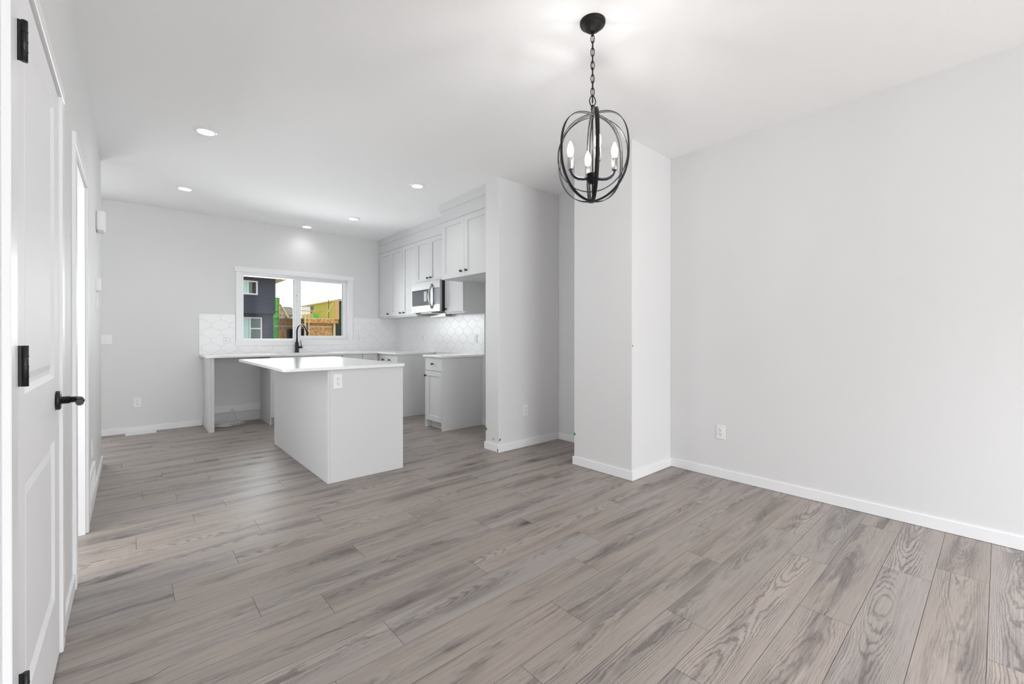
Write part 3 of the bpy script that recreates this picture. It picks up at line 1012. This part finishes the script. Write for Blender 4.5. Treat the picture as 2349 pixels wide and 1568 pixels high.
fr = thing('dishwasher_frame', 'grey end panel and rails round the empty dishwasher space', 'cabinet', (0.70, YC, 0), 0)
obj('end_panel', box_bm(0.0, 0.018, -0.002, YB - YC - 0.0005, 0.0, 0.896, 0.001), 'cabinet', fr)
obj('filler_strip', box_bm(0.0185, 0.052, -0.002, 0.020, 0.0, 0.896, 0.001), 'cabinet', fr)
obj('top_rail', box_bm(0.052, 0.6545, YB - YC - 0.020, YB - YC - 0.0005, 0.800, 0.8955, 0.001), 'cabinet', fr)
obj('lower_rail', box_bm(0.019, 0.6545, YB - YC - 0.020, YB - YC - 0.0005, 0.137, 0.236, 0.001), 'trim', fr)


# ------------------------------------------------------------------ countertops, sink, faucet
def poly_prism(pts, z0, z1, bev=0.002, holes=()):
    bm = bmesh.new()
    vs = [bm.verts.new((x, y, z0)) for x, y in pts]
    f = bm.faces.new(vs)
    ret = bmesh.ops.extrude_face_region(bm, geom=[f])
    bmesh.ops.translate(bm, verts=[v for v in ret['geom'] if isinstance(v, bmesh.types.BMVert)], vec=(0, 0, z1 - z0))
    bmesh.ops.recalc_face_normals(bm, faces=bm.faces[:])
    if bev:
        bmesh.ops.bevel(bm, geom=[e for e in bm.edges if abs(e.verts[0].co.z - e.verts[1].co.z) < 1e-6], offset=bev, segments=2, affect='EDGES', profile=0.5)
    return bm


def rounded(x0, x1, y0, y1, radii):
    """Corners in order (x0,y0),(x1,y0),(x1,y1),(x0,y1) with their radii."""
    out = []
    for (cx, cy, sx, sy, a0), r in zip(((x0, y0, 1, 1, PI), (x1, y0, -1, 1, 1.5 * PI), (x1, y1, -1, -1, 0), (x0, y1, 1, -1, 0.5 * PI)), radii):
        if r < 1e-4:
            out.append((cx, cy))
            continue
        for k in range(7):
            a = a0 + k * PI / 12
            out.append((cx + sx * r + r * math.cos(a), cy + sy * r + r * math.sin(a)))
    return out


CB = 0.8965
SX0, SX1, SY0, SY1 = 1.455, 2.165, 6.345, 6.725
e = 0.001
ct = cells([0.664, SX0, SX1, 2.802, XK - e], [5.643, 6.249, SY0, SY1, YB - e], [(SX0, SX1, SY0, SY1), (0, 2.802, 5, 6.249)], lambda u, v, w: (u, v, CT - w), CT - CB)
ed = [x for x in ct.edges if all(abs(v.co.z - CT) < 1e-5 for v in x.verts) and any(abs(f.normal.z) < 0.5 for f in x.link_faces)]
bmesh.ops.bevel(ct, geom=ed, offset=0.003, segments=2, affect='EDGES')
tag(obj('countertop', ct, 'quartz', None, (0.66, 6.25, CB)), 'white quartz countertop running under the window and round the corner', 'countertop', 'white quartz countertops')
tag(obj('countertop', poly_prism([(2.802, 4.462), (XK - e, 4.462), (XK - e, 4.902), (2.802, 4.902)], CB, CT, 0.003), 'quartz', None, (2.8, 4.46, CB)),
    'short white quartz countertop on the base cabinet at the fridge space', 'countertop', 'white quartz countertops')

sk2 = thing('sink', 'undermount steel sink in the counter below the window', 'sink', (1.81, 6.535, CB))
bm = bmesh.new()
a, b_, c_, d_ = SX0 - 0.004, SX1 + 0.004, SY0 - 0.004, SY1 + 0.004
zt, zb = CB - 0.0005, 0.70
top = [bm.verts.new(p) for p in ((a, c_, zt), (b_, c_, zt), (b_, d_, zt), (a, d_, zt))]
bot = [bm.verts.new(p) for p in ((a + 0.02, c_ + 0.02, zb), (b_ - 0.02, c_ + 0.02, zb), (b_ - 0.02, d_ - 0.02, zb), (a + 0.02, d_ - 0.02, zb))]
bm.faces.new(bot)
for i in range(4):
    j = (i + 1) % 4
    bm.faces.new((top[i], bot[i], bot[j], top[j]))
bmesh.ops.recalc_face_normals(bm, faces=bm.faces[:])
bmesh.ops.solidify(bm, geom=bm.faces[:], thickness=0.0012)
wpart('basin', bm, 'steel', sk2)
bm = bmesh.new()
lathe(bm, [(0, 0.0), (0.045, 0.0), (0.043, 0.004), (0.02, 0.002), (0, 0.002)], 24, Matrix.Translation((1.81, 6.535, zb + 0.0015)))
wpart('drain', bm, 'nickel', sk2)

FX, FY = 1.815, 6.80
fc = thing('faucet', 'matte black pull down gooseneck faucet behind the sink', 'faucet', (FX, FY, CT))
bm = bmesh.new()
lathe(bm, [(0, 0.0), (0.030, 0.0), (0.030, 0.004), (0.0275, 0.008), (0.0245, 0.08), (0.0235, 0.148), (0.020, 0.152), (0, 0.152)], 28)
obj('body', bm, 'black', fc)
pts, R_ = [], 0.104
dx, dy = 0.32, -0.947
for z in (0.15, 0.20, 0.25, 0.30):
    pts.append((0, 0, z))
for k in range(1, 13):
    a = PI * k / 14.5
    pts.append((dx * (R_ - R_ * math.cos(a)), dy * (R_ - R_ * math.cos(a)), 0.30 + R_ * math.sin(a)))
bm = bmesh.new()
tube(bm, pts, 0.0128, 14)
obj('spout', bm, 'black', fc)
pe, pd = Vector(pts[-1]), (Vector(pts[-1]) - Vector(pts[-2])).normalized()
bm = bmesh.new()
tube(bm, [pe - pd * 0.003, pe + pd * 0.02, pe + pd * 0.03, pe + pd * 0.095, pe + pd * 0.10], [0.0145, 0.0150, 0.0170, 0.0185, 0.0160], 16)
obj('spray_head', bm, 'black', fc)
bm = bmesh.new()
tube(bm, [(0.015, -0.004, 0.075), (0.060, -0.012, 0.075), (0.072, -0.014, 0.075)], [0.0155, 0.0155, 0.013], 14)
obj('valve_arm', bm, 'black', fc)
bm = bmesh.new()
tube(bm, [(0.060, -0.012, 0.080), (0.054, -0.011, 0.12), (0.046, -0.010, 0.178)], [0.0055, 0.0050, 0.0042], 10)
obj('lever', bm, 'black', fc)

# white cable coiled on the floor of the dishwasher space
bm = bmesh.new()
pts = []
rnd = random.Random(4)
for k in range(120):
    a = 2 * PI * k / 24
    lp = k / 24
    pts.append((0.93 + 0.14 * math.cos(a) * (1 + 0.12 * math.sin(lp * 2.1)) + 0.05 * math.sin(lp * 1.7), 6.62 + 0.085 * math.sin(a + 0.3) + 0.03 * math.sin(lp * 2.9), 0.007 + 0.006 * lp + 0.004 * math.sin(a * 2 + lp)))
for k in range(1, 9):
    s = k / 8
    pts.append((1.07 - 0.06 * s, 6.66 + 0.10 * s, 0.035 + 0.155 * math.sin(s * PI / 2)))
for k in range(1, 9):
    s = k / 8
    pts.append((1.01 - 0.05 * s, 6.76 - 0.05 * s, 0.19 - 0.16 * s))
for k in range(1, 12):
    s = k / 11
    pts.append((0.96 - 0.18 * s, 6.71 - 0.04 * math.sin(s * 3), 0.03 * (1 - s) + 0.006))
tube(bm, pts, 0.0045, 8)
tag(obj('power_cable', bm, 'cable', None, (0.93, 6.62, 0)), 'white cable coiled on the floor in the dishwasher space', 'cable')

# ------------------------------------------------------------------ island
IX0, IX1, IY0, IY1 = 1.153, 1.796, 3.485, 5.165
isl = thing('kitchen_island', 'light grey kitchen island standing in the middle of the floor', 'island', (IX0, IY0, 0))
wpart('body', box_bm(IX0 + 0.0185, IX1 - 0.021, IY0 + 0.019, IY1 - 0.019, 0.1, CB - 0.0005), 'cabinet', isl)
wpart('side_panel', box_bm(IX0, IX0 + 0.018, IY0, IY1, 0.001, CB - 0.0005, 0.0012), 'cabinet', isl)
wpart('end_panel', box_bm(IX0 + 0.0185, IX1, IY0, IY0 + 0.018, 0.001, CB - 0.0005, 0.0012), 'cabinet', isl)
wpart('end_panel', box_bm(IX0 + 0.0185, IX1, IY1 - 0.018, IY1, 0.001, CB - 0.0005, 0.0012), 'cabinet', isl)
wpart('toe_board', box_bm(IX1 - 0.09, IX1 - 0.075, IY0 + 0.0185, IY1 - 0.0185, 0.001, 0.0995), 'cabinet', isl)
nd, y = 4, IY0 + 0.02
dw = (IY1 - IY0 - 0.04) / nd
for k in range(nd):
    bm = slab(dw - 0.003, 0.793, 0.019, [(0.06, dw - 0.063, 0.06, 0.733)], 0.008, 0.002)
    o = obj('door', bm, 'cabinet', isl)
    o.location = (IX1 - IX0 - 0.001, y - IY0 + k * dw + 0.0015, 0.1)
    o.rotation_euler = (0, 0, PI / 2)
    knob(o, (dw - 0.04) if k % 2 == 0 else 0.035, 0.735)
tag(obj('countertop', poly_prism(rounded(0.832, 1.802, 3.453, 5.222, (0.03, 0.012, 0.012, 0.03)), CB, CT, 0.003), 'quartz', None, (1.15, 4, CB)),
    'white quartz island top overhanging on its seating side', 'countertop', 'white quartz countertops')

# ------------------------------------------------------------------ microwave
mx0, my0, my1, mz0, mz1 = 3.028, 4.853, 5.609, 1.487, 1.9045
mw = thing('microwave', 'stainless over the range microwave below the short wall cabinet', 'microwave', (mx0, my1, mz0), RZ['-x'])
mwW, mwD, mwH = my1 - my0, XK - 0.010 - mx0, mz1 - mz0
obj('casing', box_bm(0.0, mwW, 0.035, mwD, 0.0, mwH, 0.001), 'mwside', mw)
obj('door', slab(0.575, mwH - 0.004, 0.033, [(0.012, 0.515, 0.090, 0.312)], 0.002, 0.001, None, 0.001, 0.002), 'steel', mw)
gl = obj('door_glass', box_bm(0.018, 0.512, 0.0005, 0.0018, 0.094, 0.312), 'mwglass', mw)
bm = bmesh.new()
for k in range(24):
    z = 0.105 + k * 0.0078
    bx(bm, 0.03, 0.40, -0.0002, 0.0004, z, z + 0.0032)
obj('mesh_screen', bm, 'mwlines', gl)
obj('label_sticker', box_bm(0.345, 0.42, -0.0006, 0.0003, 0.150, 0.285), 'sticker', gl)
obj('control_panel', box_bm(0.5765, mwW - 0.001, 0.0, 0.033, 0.002, mwH - 0.002, 0.001), 'steel', mw)
obj('control_glass', box_bm(0.585, mwW - 0.012, -0.0012, 0.0005, 0.094, 0.312), 'mwglass', mw)
obj('control_film', box_bm(0.615, mwW - 0.016, -0.002, -0.0013, 0.094, 0.305), 'film', mw)
bm = bmesh.new()
hp = [(0.555, -0.002 - 0.048 * math.sin(PI * k / 14), 0.045 + 0.325 * k / 14) for k in range(15)]
tube(bm, hp, 0.0125, 12)
obj('handle', bm, 'nickel', mw)
obj('grease_filter', box_bm(0.10, 0.40, 0.09, 0.25, -0.006, 0.0005), 'nickel', mw)
obj('lamp_cover', box_bm(0.45, 0.66, 0.10, 0.22, -0.006, 0.0005), 'slot', mw)
obj('deflector', box_bm(0.02, 0.42, 0.30, mwD - 0.002, -0.048, 0.0, 0.002), 'nickel', mw)


# ------------------------------------------------------------------ recessed ceiling lights
def downlight(x, y, label, power):
    r = thing('ceiling_light', label, 'light', (x, y, H), 0, 'recessed kitchen lights' if y > 0 else 'added fill lights behind the viewer')
    bm = bmesh.new()
    lathe(bm, [(0.056, -0.010), (0.062, -0.012), (0.078, -0.004), (0.080, 0.0)], 36)
    obj('trim_ring', bm, 'plastic', r)
    bm = bmesh.new()
    lathe(bm, [(0.0, -0.0085), (0.058, -0.0085), (0.058, -0.0005), (0.0, -0.0005)], 36, smooth=False)
    obj('lens', bm, 'lens', r)
    l = bpy.data.lights.new('lamp', 'SPOT')
    l.energy = power
    l.color = (1.0, 0.985, 0.96) if y > 0 else (0.89, 0.945, 1.0)
    l.spot_size = math.radians(150)
    l.spot_blend = 1.0
    l.shadow_soft_size = 0.05
    o = bpy.data.objects.new('lamp', l)
    o.location = (0, 0, -0.03)
    o.parent = r
    COL.objects.link(o)


LP = 9
downlight(0.435, 4.064, 'round ceiling light nearest the left wall and the viewer', LP)
downlight(0.435, 5.790, 'round ceiling light at the left, over the back entry side', LP)
downlight(2.259, 4.062, 'round ceiling light in front of the deep fridge cabinet', LP)
downlight(2.252, 5.770, 'round ceiling light in front of the microwave', LP)
downlight(1.908, 6.640, 'round ceiling light above the sink, close to the back wall', 3.2)

# four added fill lights behind the viewer, unseen, to lift the room
for lx, ly, lw in ((0.435, -1.4, 'near left'), (2.259, -1.4, 'near right'), (0.435, -3.4, 'far left'), (2.259, -3.4, 'far right')):
    downlight(lx, ly, f'added unseen ceiling light for fill behind the viewer, {lw} one', 25 if ly > -2 else 700)

# ------------------------------------------------------------------ orb chandelier
ch = thing('chandelier', 'black orb chandelier with four candle bulbs on a chain', 'chandelier', (1.746, 1.363, H), math.radians(-41.45))
# local frame: +y points away from the viewer, x to the right
bm = bmesh.new()
lathe(bm, [(0.0, -0.052), (0.012, -0.050), (0.030, -0.042), (0.044, -0.030), (0.050, -0.022), (0.052, -0.018), (0.060, -0.016), (0.0635, -0.008), (0.0640, 0.0)], 40)
obj('canopy', bm, 'blackchand', ch)
bm = bmesh.new()
lathe(bm, [(0.0, -0.070), (0.006, -0.069), (0.007, -0.052), (0.0, -0.050)], 14)
obj('canopy_loop', bm, 'blackchand', ch)
z = -0.066
n = 0
while z > -0.372:
    pts = []
    for k in range(20):
        a = 2 * PI * k / 20
        u, v = 0.0085 * math.cos(a), 0.0225 * math.sin(a)
        pts.append((u, 0, z - 0.018 + v) if n % 2 == 0 else (0, u, z - 0.018 + v))
    bm = bmesh.new()
    tube(bm, pts, 0.0022, 7, True)
    obj('chain_link', bm, 'blackchand', ch)
    z -= 0.0335
    n += 1
bm = bmesh.new()
tube(bm, [((0.0155) * math.cos(2 * PI * k / 22), 0.004 * math.cos(2 * PI * k / 22), -0.398 + 0.026 * math.sin(2 * PI * k / 22)) for k in range(22)], 0.0026, 8, True)
obj('top_loop', bm, 'blackchand', ch)
bm = bmesh.new()
tube(bm, [(0.003 * math.sin(k * 1.1), 0.003 * math.cos(k * 1.1), -0.06 - 0.0345 * k) for k in range(11)], 0.0017, 6)
obj('cord', bm, 'blackchand', ch)
bm = bmesh.new()
lathe(bm, [(0.0, -0.470), (0.0060, -0.470), (0.0060, -0.445), (0.009, -0.443), (0.009, -0.434), (0.006, -0.430), (0.009, -0.426), (0.009, -0.420), (0.004, -0.416), (0.0, -0.416)], 16)
obj('stem', bm, 'blackchand', ch)
OC, OA, OCZ = -0.682, 0.186, 0.220


def strap(bm, pts, nrm, wid, w=0.0195, t=0.0030):
    """Closed flat strap along pts; nrm = outward direction per point, wid = width direction per point."""
    n = len(pts)
    q = []
    for p, a, b in zip(pts, nrm, wid):
        p, a, b = Vector(p), Vector(a).normalized(), Vector(b).normalized()
        q.append([bm.verts.new(p + a * s * t / 2 + b * r * w / 2) for s, r in ((-1, -1), (1, -1), (1, 1), (-1, 1))])
    for i in range(n):
        a, b = q[i], q[(i + 1) % n]
        for k in range(4):
            f = bm.faces.new((a[k], b[k], b[(k + 1) % 4], a[(k + 1) % 4]))
            f.smooth = k in (1, 3)


for az in (90 - 3.5, 30 - 3.5, 150 - 3.5):
    a0 = math.radians(az)
    e = Vector((math.cos(a0), math.sin(a0), 0))
    s_ = Vector((-math.sin(a0), math.cos(a0), 0))
    P_, N_, W_ = [], [], []
    for k in range(72):
        th = 2 * PI * k / 72
        c_, q_ = math.cos(th), math.sin(th)
        pw = 2 / 2.7 if q_ > 0 else 2 / 2.1      # flat shouldered top, rounder bottom
        P_.append(e * (OA * math.copysign(abs(c_) ** pw, c_)) + Vector((0, 0, OC + OCZ * math.copysign(abs(q_) ** pw, q_))))
        N_.append(e * (math.copysign(abs(c_) ** (2 - pw), c_) / OA) + Vector((0, 0, math.copysign(abs(q_) ** (2 - pw), q_) / OCZ)))
        W_.append(s_)
    bm = bmesh.new()
    strap(bm, P_, N_, W_)
    bmesh.ops.recalc_face_normals(bm, faces=bm.faces[:])
    obj('orb_strap', bm, 'blackchand', ch)
tl = math.radians(60)
e1, e2 = Vector((1, 0, 0)), Vector((0, -math.cos(tl), math.sin(tl)))
e3 = e1.cross(e2)
P_, N_, W_ = [], [], []
for k in range(72):
    th = 2 * PI * k / 72
    r_ = e1 * math.cos(th) + e2 * math.sin(th)
    P_.append(r_ * 0.1745 + Vector((0, 0, OC + 0.008)))
    N_.append(r_)
    W_.append(e3)
bm = bmesh.new()
strap(bm, P_, N_, W_, 0.013, 0.003)
bmesh.ops.recalc_face_normals(bm, faces=bm.faces[:])
obj('tilted_ring', bm, 'blackchand', ch)
HZ = OC - 0.102
bm = bmesh.new()
lathe(bm, [(0.0, HZ - 0.026), (0.016, HZ - 0.026), (0.026, HZ - 0.021), (0.026, HZ + 0.010), (0.030, HZ + 0.012), (0.030, HZ + 0.020), (0.010, HZ + 0.022), (0.0, HZ + 0.022)], 28)
obj('hub', bm, 'blackchand', ch)
bm = bmesh.new()
tube(bm, [(0, 0, OC - OCZ + 0.001), (0, 0, HZ - 0.02)], 0.004, 10)
tube(bm, [(0, 0, HZ + 0.02), (0, 0, OC + OCZ - 0.001)], 0.0032, 10)
obj('centre_rod', bm, 'blackchand', ch)
for k, az in enumerate((2, 92, 182, 272)):
    a = math.radians(az)
    dx, dy = math.cos(a), math.sin(a)
    prof = [(0.022, -0.004), (0.05, -0.006), (0.072, -0.004), (0.090, 0.004), (0.103, 0.018), (0.110, 0.034), (0.112, 0.046)]
    bm = bmesh.new()
    tube(bm, [(dx * r_, dy * r_, HZ + zz) for r_, zz in prof], 0.0075, 12)
    arm = obj('arm', bm, 'navyarm', ch)
    bm = bmesh.new()
    Mx = Matrix.Translation((dx * 0.112, dy * 0.112, HZ + 0.040))
    lathe(bm, [(0.0, 0.0), (0.013, 0.0), (0.0145, 0.003), (0.0145, 0.060), (0.012, 0.0605), (0.0, 0.0605)], 24, Mx)
    obj('candle_sleeve', bm, 'nickel', arm)
    bm = bmesh.new()
    lathe(bm, [(0.0, 0.0), (0.010, 0.001), (0.0125, 0.012), (0.0160, 0.026), (0.0168, 0.036), (0.0145, 0.052), (0.0090, 0.068), (0.0035, 0.080), (0.0, 0.083)], 24, Matrix.Translation((dx * 0.112, dy * 0.112, HZ + 0.101)))
    obj('bulb', bm, 'bulb', arm)
    l = bpy.data.lights.new('lamp', 'POINT')
    l.energy = 1.7
    l.color = (1.0, 0.99, 0.98)
    l.shadow_soft_size = 0.012
    o = bpy.data.objects.new('lamp', l)
    o.location = (dx * 0.112, dy * 0.112, HZ + 0.197)
    o.parent = arm
    COL.objects.link(o)

# ------------------------------------------------------------------ outside the kitchen window
gm = bmesh.new()
bx(gm, -60, 90, YB + 0.6, 160, -1.2, -0.9)
tag(obj('ground', gm, 'dirt', None, (10, 30, -0.9)), 'bare dirt lots outside the kitchen window', 'ground', kind='structure')

nh = thing('navy_house', 'two storey house with navy siding seen through the left window pane', 'house', (3.0, 33.0, -0.9))
wpart('upper_wall', box_bm(-4.0, 7.447, 33.0, 43.0, 2.674, 5.06), 'navy', nh)
wpart('lower_wall', box_bm(-4.0, 7.45, 33.65, 43.0, -0.9, 2.674), 'navy', nh)
wpart('soffit', box_bm(-4.5, 8.1, 32.3, 43.5, 5.06, 5.2), 'soffit', nh)
bm = bmesh.new()
rf = [bm.verts.new(p) for p in ((-4.5, 32.3, 5.2), (8.1, 32.3, 5.2), (8.1, 43.5, 5.2), (-4.5, 43.5, 5.2), (0, 37.9, 7.4), (3.6, 37.9, 7.4))]
for q in ((0, 1, 5, 4), (1, 2, 5), (2, 3, 4, 5), (3, 0, 4), (3, 2, 1, 0)):
    bm.faces.new([rf[i] for i in q])
wpart('roof', bm, 'shingle', nh)


def ext_window(root, x0, x1, z0, z1, y, bars, curtains=()):
    f = wpart('window', cells([x0, x0 + 0.09, *[b for a in bars for b in (a - 0.045, a + 0.045)], x1 - 0.09, x1], [z0, z0 + 0.09, z1 - 0.09, z1],
                              [(a, b, z0 + 0.09, z1 - 0.09) for a, b in zip([x0 + 0.09] + [q + 0.045 for q in bars], [q - 0.045 for q in bars] + [x1 - 0.09])],
                              lambda u, v, w: (u, y - 0.06 + w, v), 0.06), 'wrap', root)
    bm = box_bm(x0 + 0.05, x1 - 0.05, y - 0.035, y - 0.025, z0 + 0.05, z1 - 0.05)
    bmesh.ops.translate(bm, verts=bm.verts[:], vec=-root.location)
    obj('glazing', bm, 'extglass', f)
    for a, b, m in curtains:
        bm = box_bm(a, b, y - 0.04, y - 0.036, z0 + 0.07, z1 - 0.07)
        bmesh.ops.translate(bm, verts=bm.verts[:], vec=-root.location)
        obj('curtain', bm, m, f)


ext_window(nh, 4.85, 6.37, 3.90, 4.83, 33.0, [5.80], [(4.95, 5.74, 'curtain'), (6.05, 6.25, 'shadowy')])  # the shadowy strip is the unlit room painted in, not a curtain
ext_window(nh, 4.7, 6.75, 0.2, 2.43, 33.65, [6.03], [(4.8, 5.96, 'curtain')])
wpart('meeting_rail', box_bm(6.08, 6.68, 33.585, 33.64, 1.62, 1.70), 'wrap', nh)

uh = thing('unfinished_house', 'wood framed house under construction with green and OSB sheathing', 'house', (8.0, 36.0, -0.9))
wpart('green_sheathing', box_bm(7.55, 8.32, 36.0, 36.15, -0.9, 4.04), 'zip', uh)
for zz in (2.95, 2.42, 1.83):
    wpart('sheathing_seam', box_bm(7.55, 8.32, 35.985, 36.0, zz, zz + (0.05 if zz > 2 else 0.12)), 'slot' if zz > 2 else 'wrap', uh)
bm = bmesh.new()
rnd = random.Random(3)
for k in range(14):
    bx(bm, 7.97 + 0.3 * (k % 2), 8.03 + 0.3 * (k % 2), 35.98, 36.0, 1.0 + k * 0.215, 1.05 + k * 0.215)
wpart('nail_marks', bm, 'slot', uh)
wpart('corner_stud', box_bm(8.32, 8.40, 35.95, 36.15, -0.9, 4.02), 'lumber2', uh)
wpart('osb_wall', box_bm(8.40, 11.75, 36.21, 36.35, -0.9, 2.39), 'osb', uh)
wpart('rim_band', box_bm(8.40, 10.2, 36.05, 36.2, 2.02, 2.40), 'osb', uh)
wpart('wrap_strip', box_bm(8.40, 11.7, 36.17, 36.2, 1.86, 1.96), 'wrap', uh)
wpart('window_opening', box_bm(8.95, 9.45, 36.15, 36.2, 0.95, 1.70), 'shadowy', uh)
wpart('door_opening', box_bm(9.75, 10.65, 36.15, 36.2, 0.7, 1.72), 'shadowy', uh)
# right wing comes nearer
wpart('rim_band', box_bm(9.35, 11.72, 33.0, 33.2, 2.10, 2.40), 'osb', uh)
wpart('floor_deck', box_bm(8.4, 11.72, 33.0, 42.0, 2.40, 2.46), 'lumber', uh)
wpart('osb_wall', box_bm(9.72, 11.42, 33.5, 33.6, -0.9, 2.10), 'osb', uh)
wpart('wrap_strip', box_bm(9.72, 11.38, 33.47, 33.5, 1.80, 1.88), 'wrap', uh)
wpart('post', box_bm(9.26, 9.36, 32.8, 32.9, -0.9, 2.72), 'lumber', uh)
wpart('post', box_bm(9.53, 9.59, 32.8, 32.86, -0.9, 2.52), 'lumber', uh)
wpart('end_stud', box_bm(11.42, 11.56, 33.2, 33.35, -0.9, 2.1), 'lumber', uh)
wpart('lime_sheathing', box_bm(11.64, 11.70, 33.0, 38.6, 2.46, 3.80), 'lime', uh)
wpart('lime_sheathing', box_bm(11.64, 11.70, 38.6, 42.0, 2.46, 3.05), 'lime', uh)
for k in range(20):
    yk = 33.2 + k * 0.445
    wpart('stud', box_bm(11.60, 11.639, yk, yk + 0.045, 2.46, 3.80), 'lumber', uh)
wpart('top_plate', box_bm(11.54, 11.70, 33.0, 42.0, 3.80, 3.86), 'lumber', uh)
wpart('end_stud', box_bm(11.42, 11.72, 32.9, 32.99, 2.40, 3.86), 'lumber2', uh)


def beam(a, b, w, name='brace', mat='lumber'):
    bm = bmesh.new()
    tube(bm, [a, b], w, 4)
    wpart(name, bm, mat, uh)


beam((11.45, 33.2, 3.75), (10.7, 33.0, 2.45), 0.04)
beam((11.45, 37.0, 3.4), (10.0, 35.0, 2.46), 0.035)
beam((8.4, 36.0, 3.55), (9.15, 35.9, 2.30), 0.075)
beam((8.45, 36.0, 3.12), (11.45, 36.0, 3.12), 0.04, 'rail')
beam((8.45, 36.0, 2.0), (8.62, 36.0, 3.1), 0.04)
beam((11.40, 34.2, 2.46), (11.40, 34.2, 3.95), 0.022, 'pole', 'slot')
bm = bmesh.new()
lathe(bm, [(0, 0), (0.14, 0), (0.17, 0.36), (0, 0.36)], 16)
bk = obj('bucket', bm, 'tool')
bk.location = (10.55, 34.4, 2.462)
tag(bk, 'bright green bucket on the deck of the unfinished house', 'bucket')

gh = thing('green_house', 'house with dark green siding at the right edge of the window view', 'house', (13.6, 36.0, -0.9))
wpart('wall', box_bm(13.5, 18, 33.5, 46, -0.9, 4.1), 'greensiding', gh)
wpart('fascia', box_bm(13.2, 18.3, 33.2, 46.3, 4.1, 4.24), 'wrap', gh)
bm = bmesh.new()
rf = [bm.verts.new(p) for p in ((13.15, 33.1, 4.24), (18.4, 33.1, 4.24), (18.4, 46.4, 4.24), (13.15, 46.4, 4.24), (15.8, 35.6, 4.6), (15.8, 44, 4.6))]
for q in ((0, 1, 4), (1, 2, 5, 4), (2, 3, 5), (3, 0, 4, 5), (3, 2, 1, 0)):
    bm.faces.new([rf[i] for i in q])
wpart('roof', bm, 'shingle', gh)

dh = thing('distant_house', 'far house with a grey shingle roof beyond the wood framing', 'house', (16.5, 62.0, -0.9))
wpart('wall', box_bm(15.0, 16.9, 62, 70, -0.9, 3.9), 'greywall', dh)
bm = bmesh.new()
rf = [bm.verts.new(p) for p in ((14.6, 61.5, 3.9), (17.1, 61.5, 3.9), (17.1, 70.5, 3.9), (14.6, 70.5, 3.9), (15.7, 66, 5.2), (16.8, 66, 5.2))]
for q in ((0, 1, 5, 4), (1, 2, 5), (2, 3, 4, 5), (3, 0, 4), (3, 2, 1, 0)):
    bm.faces.new([rf[i] for i in q])
wpart('roof', bm, 'shingle', dh)
for x in (15.15, 16.1):
    wpart('window', box_bm(x, x + 0.6, 61.95, 62.0, 2.9, 3.65), 'shadowy', dh)
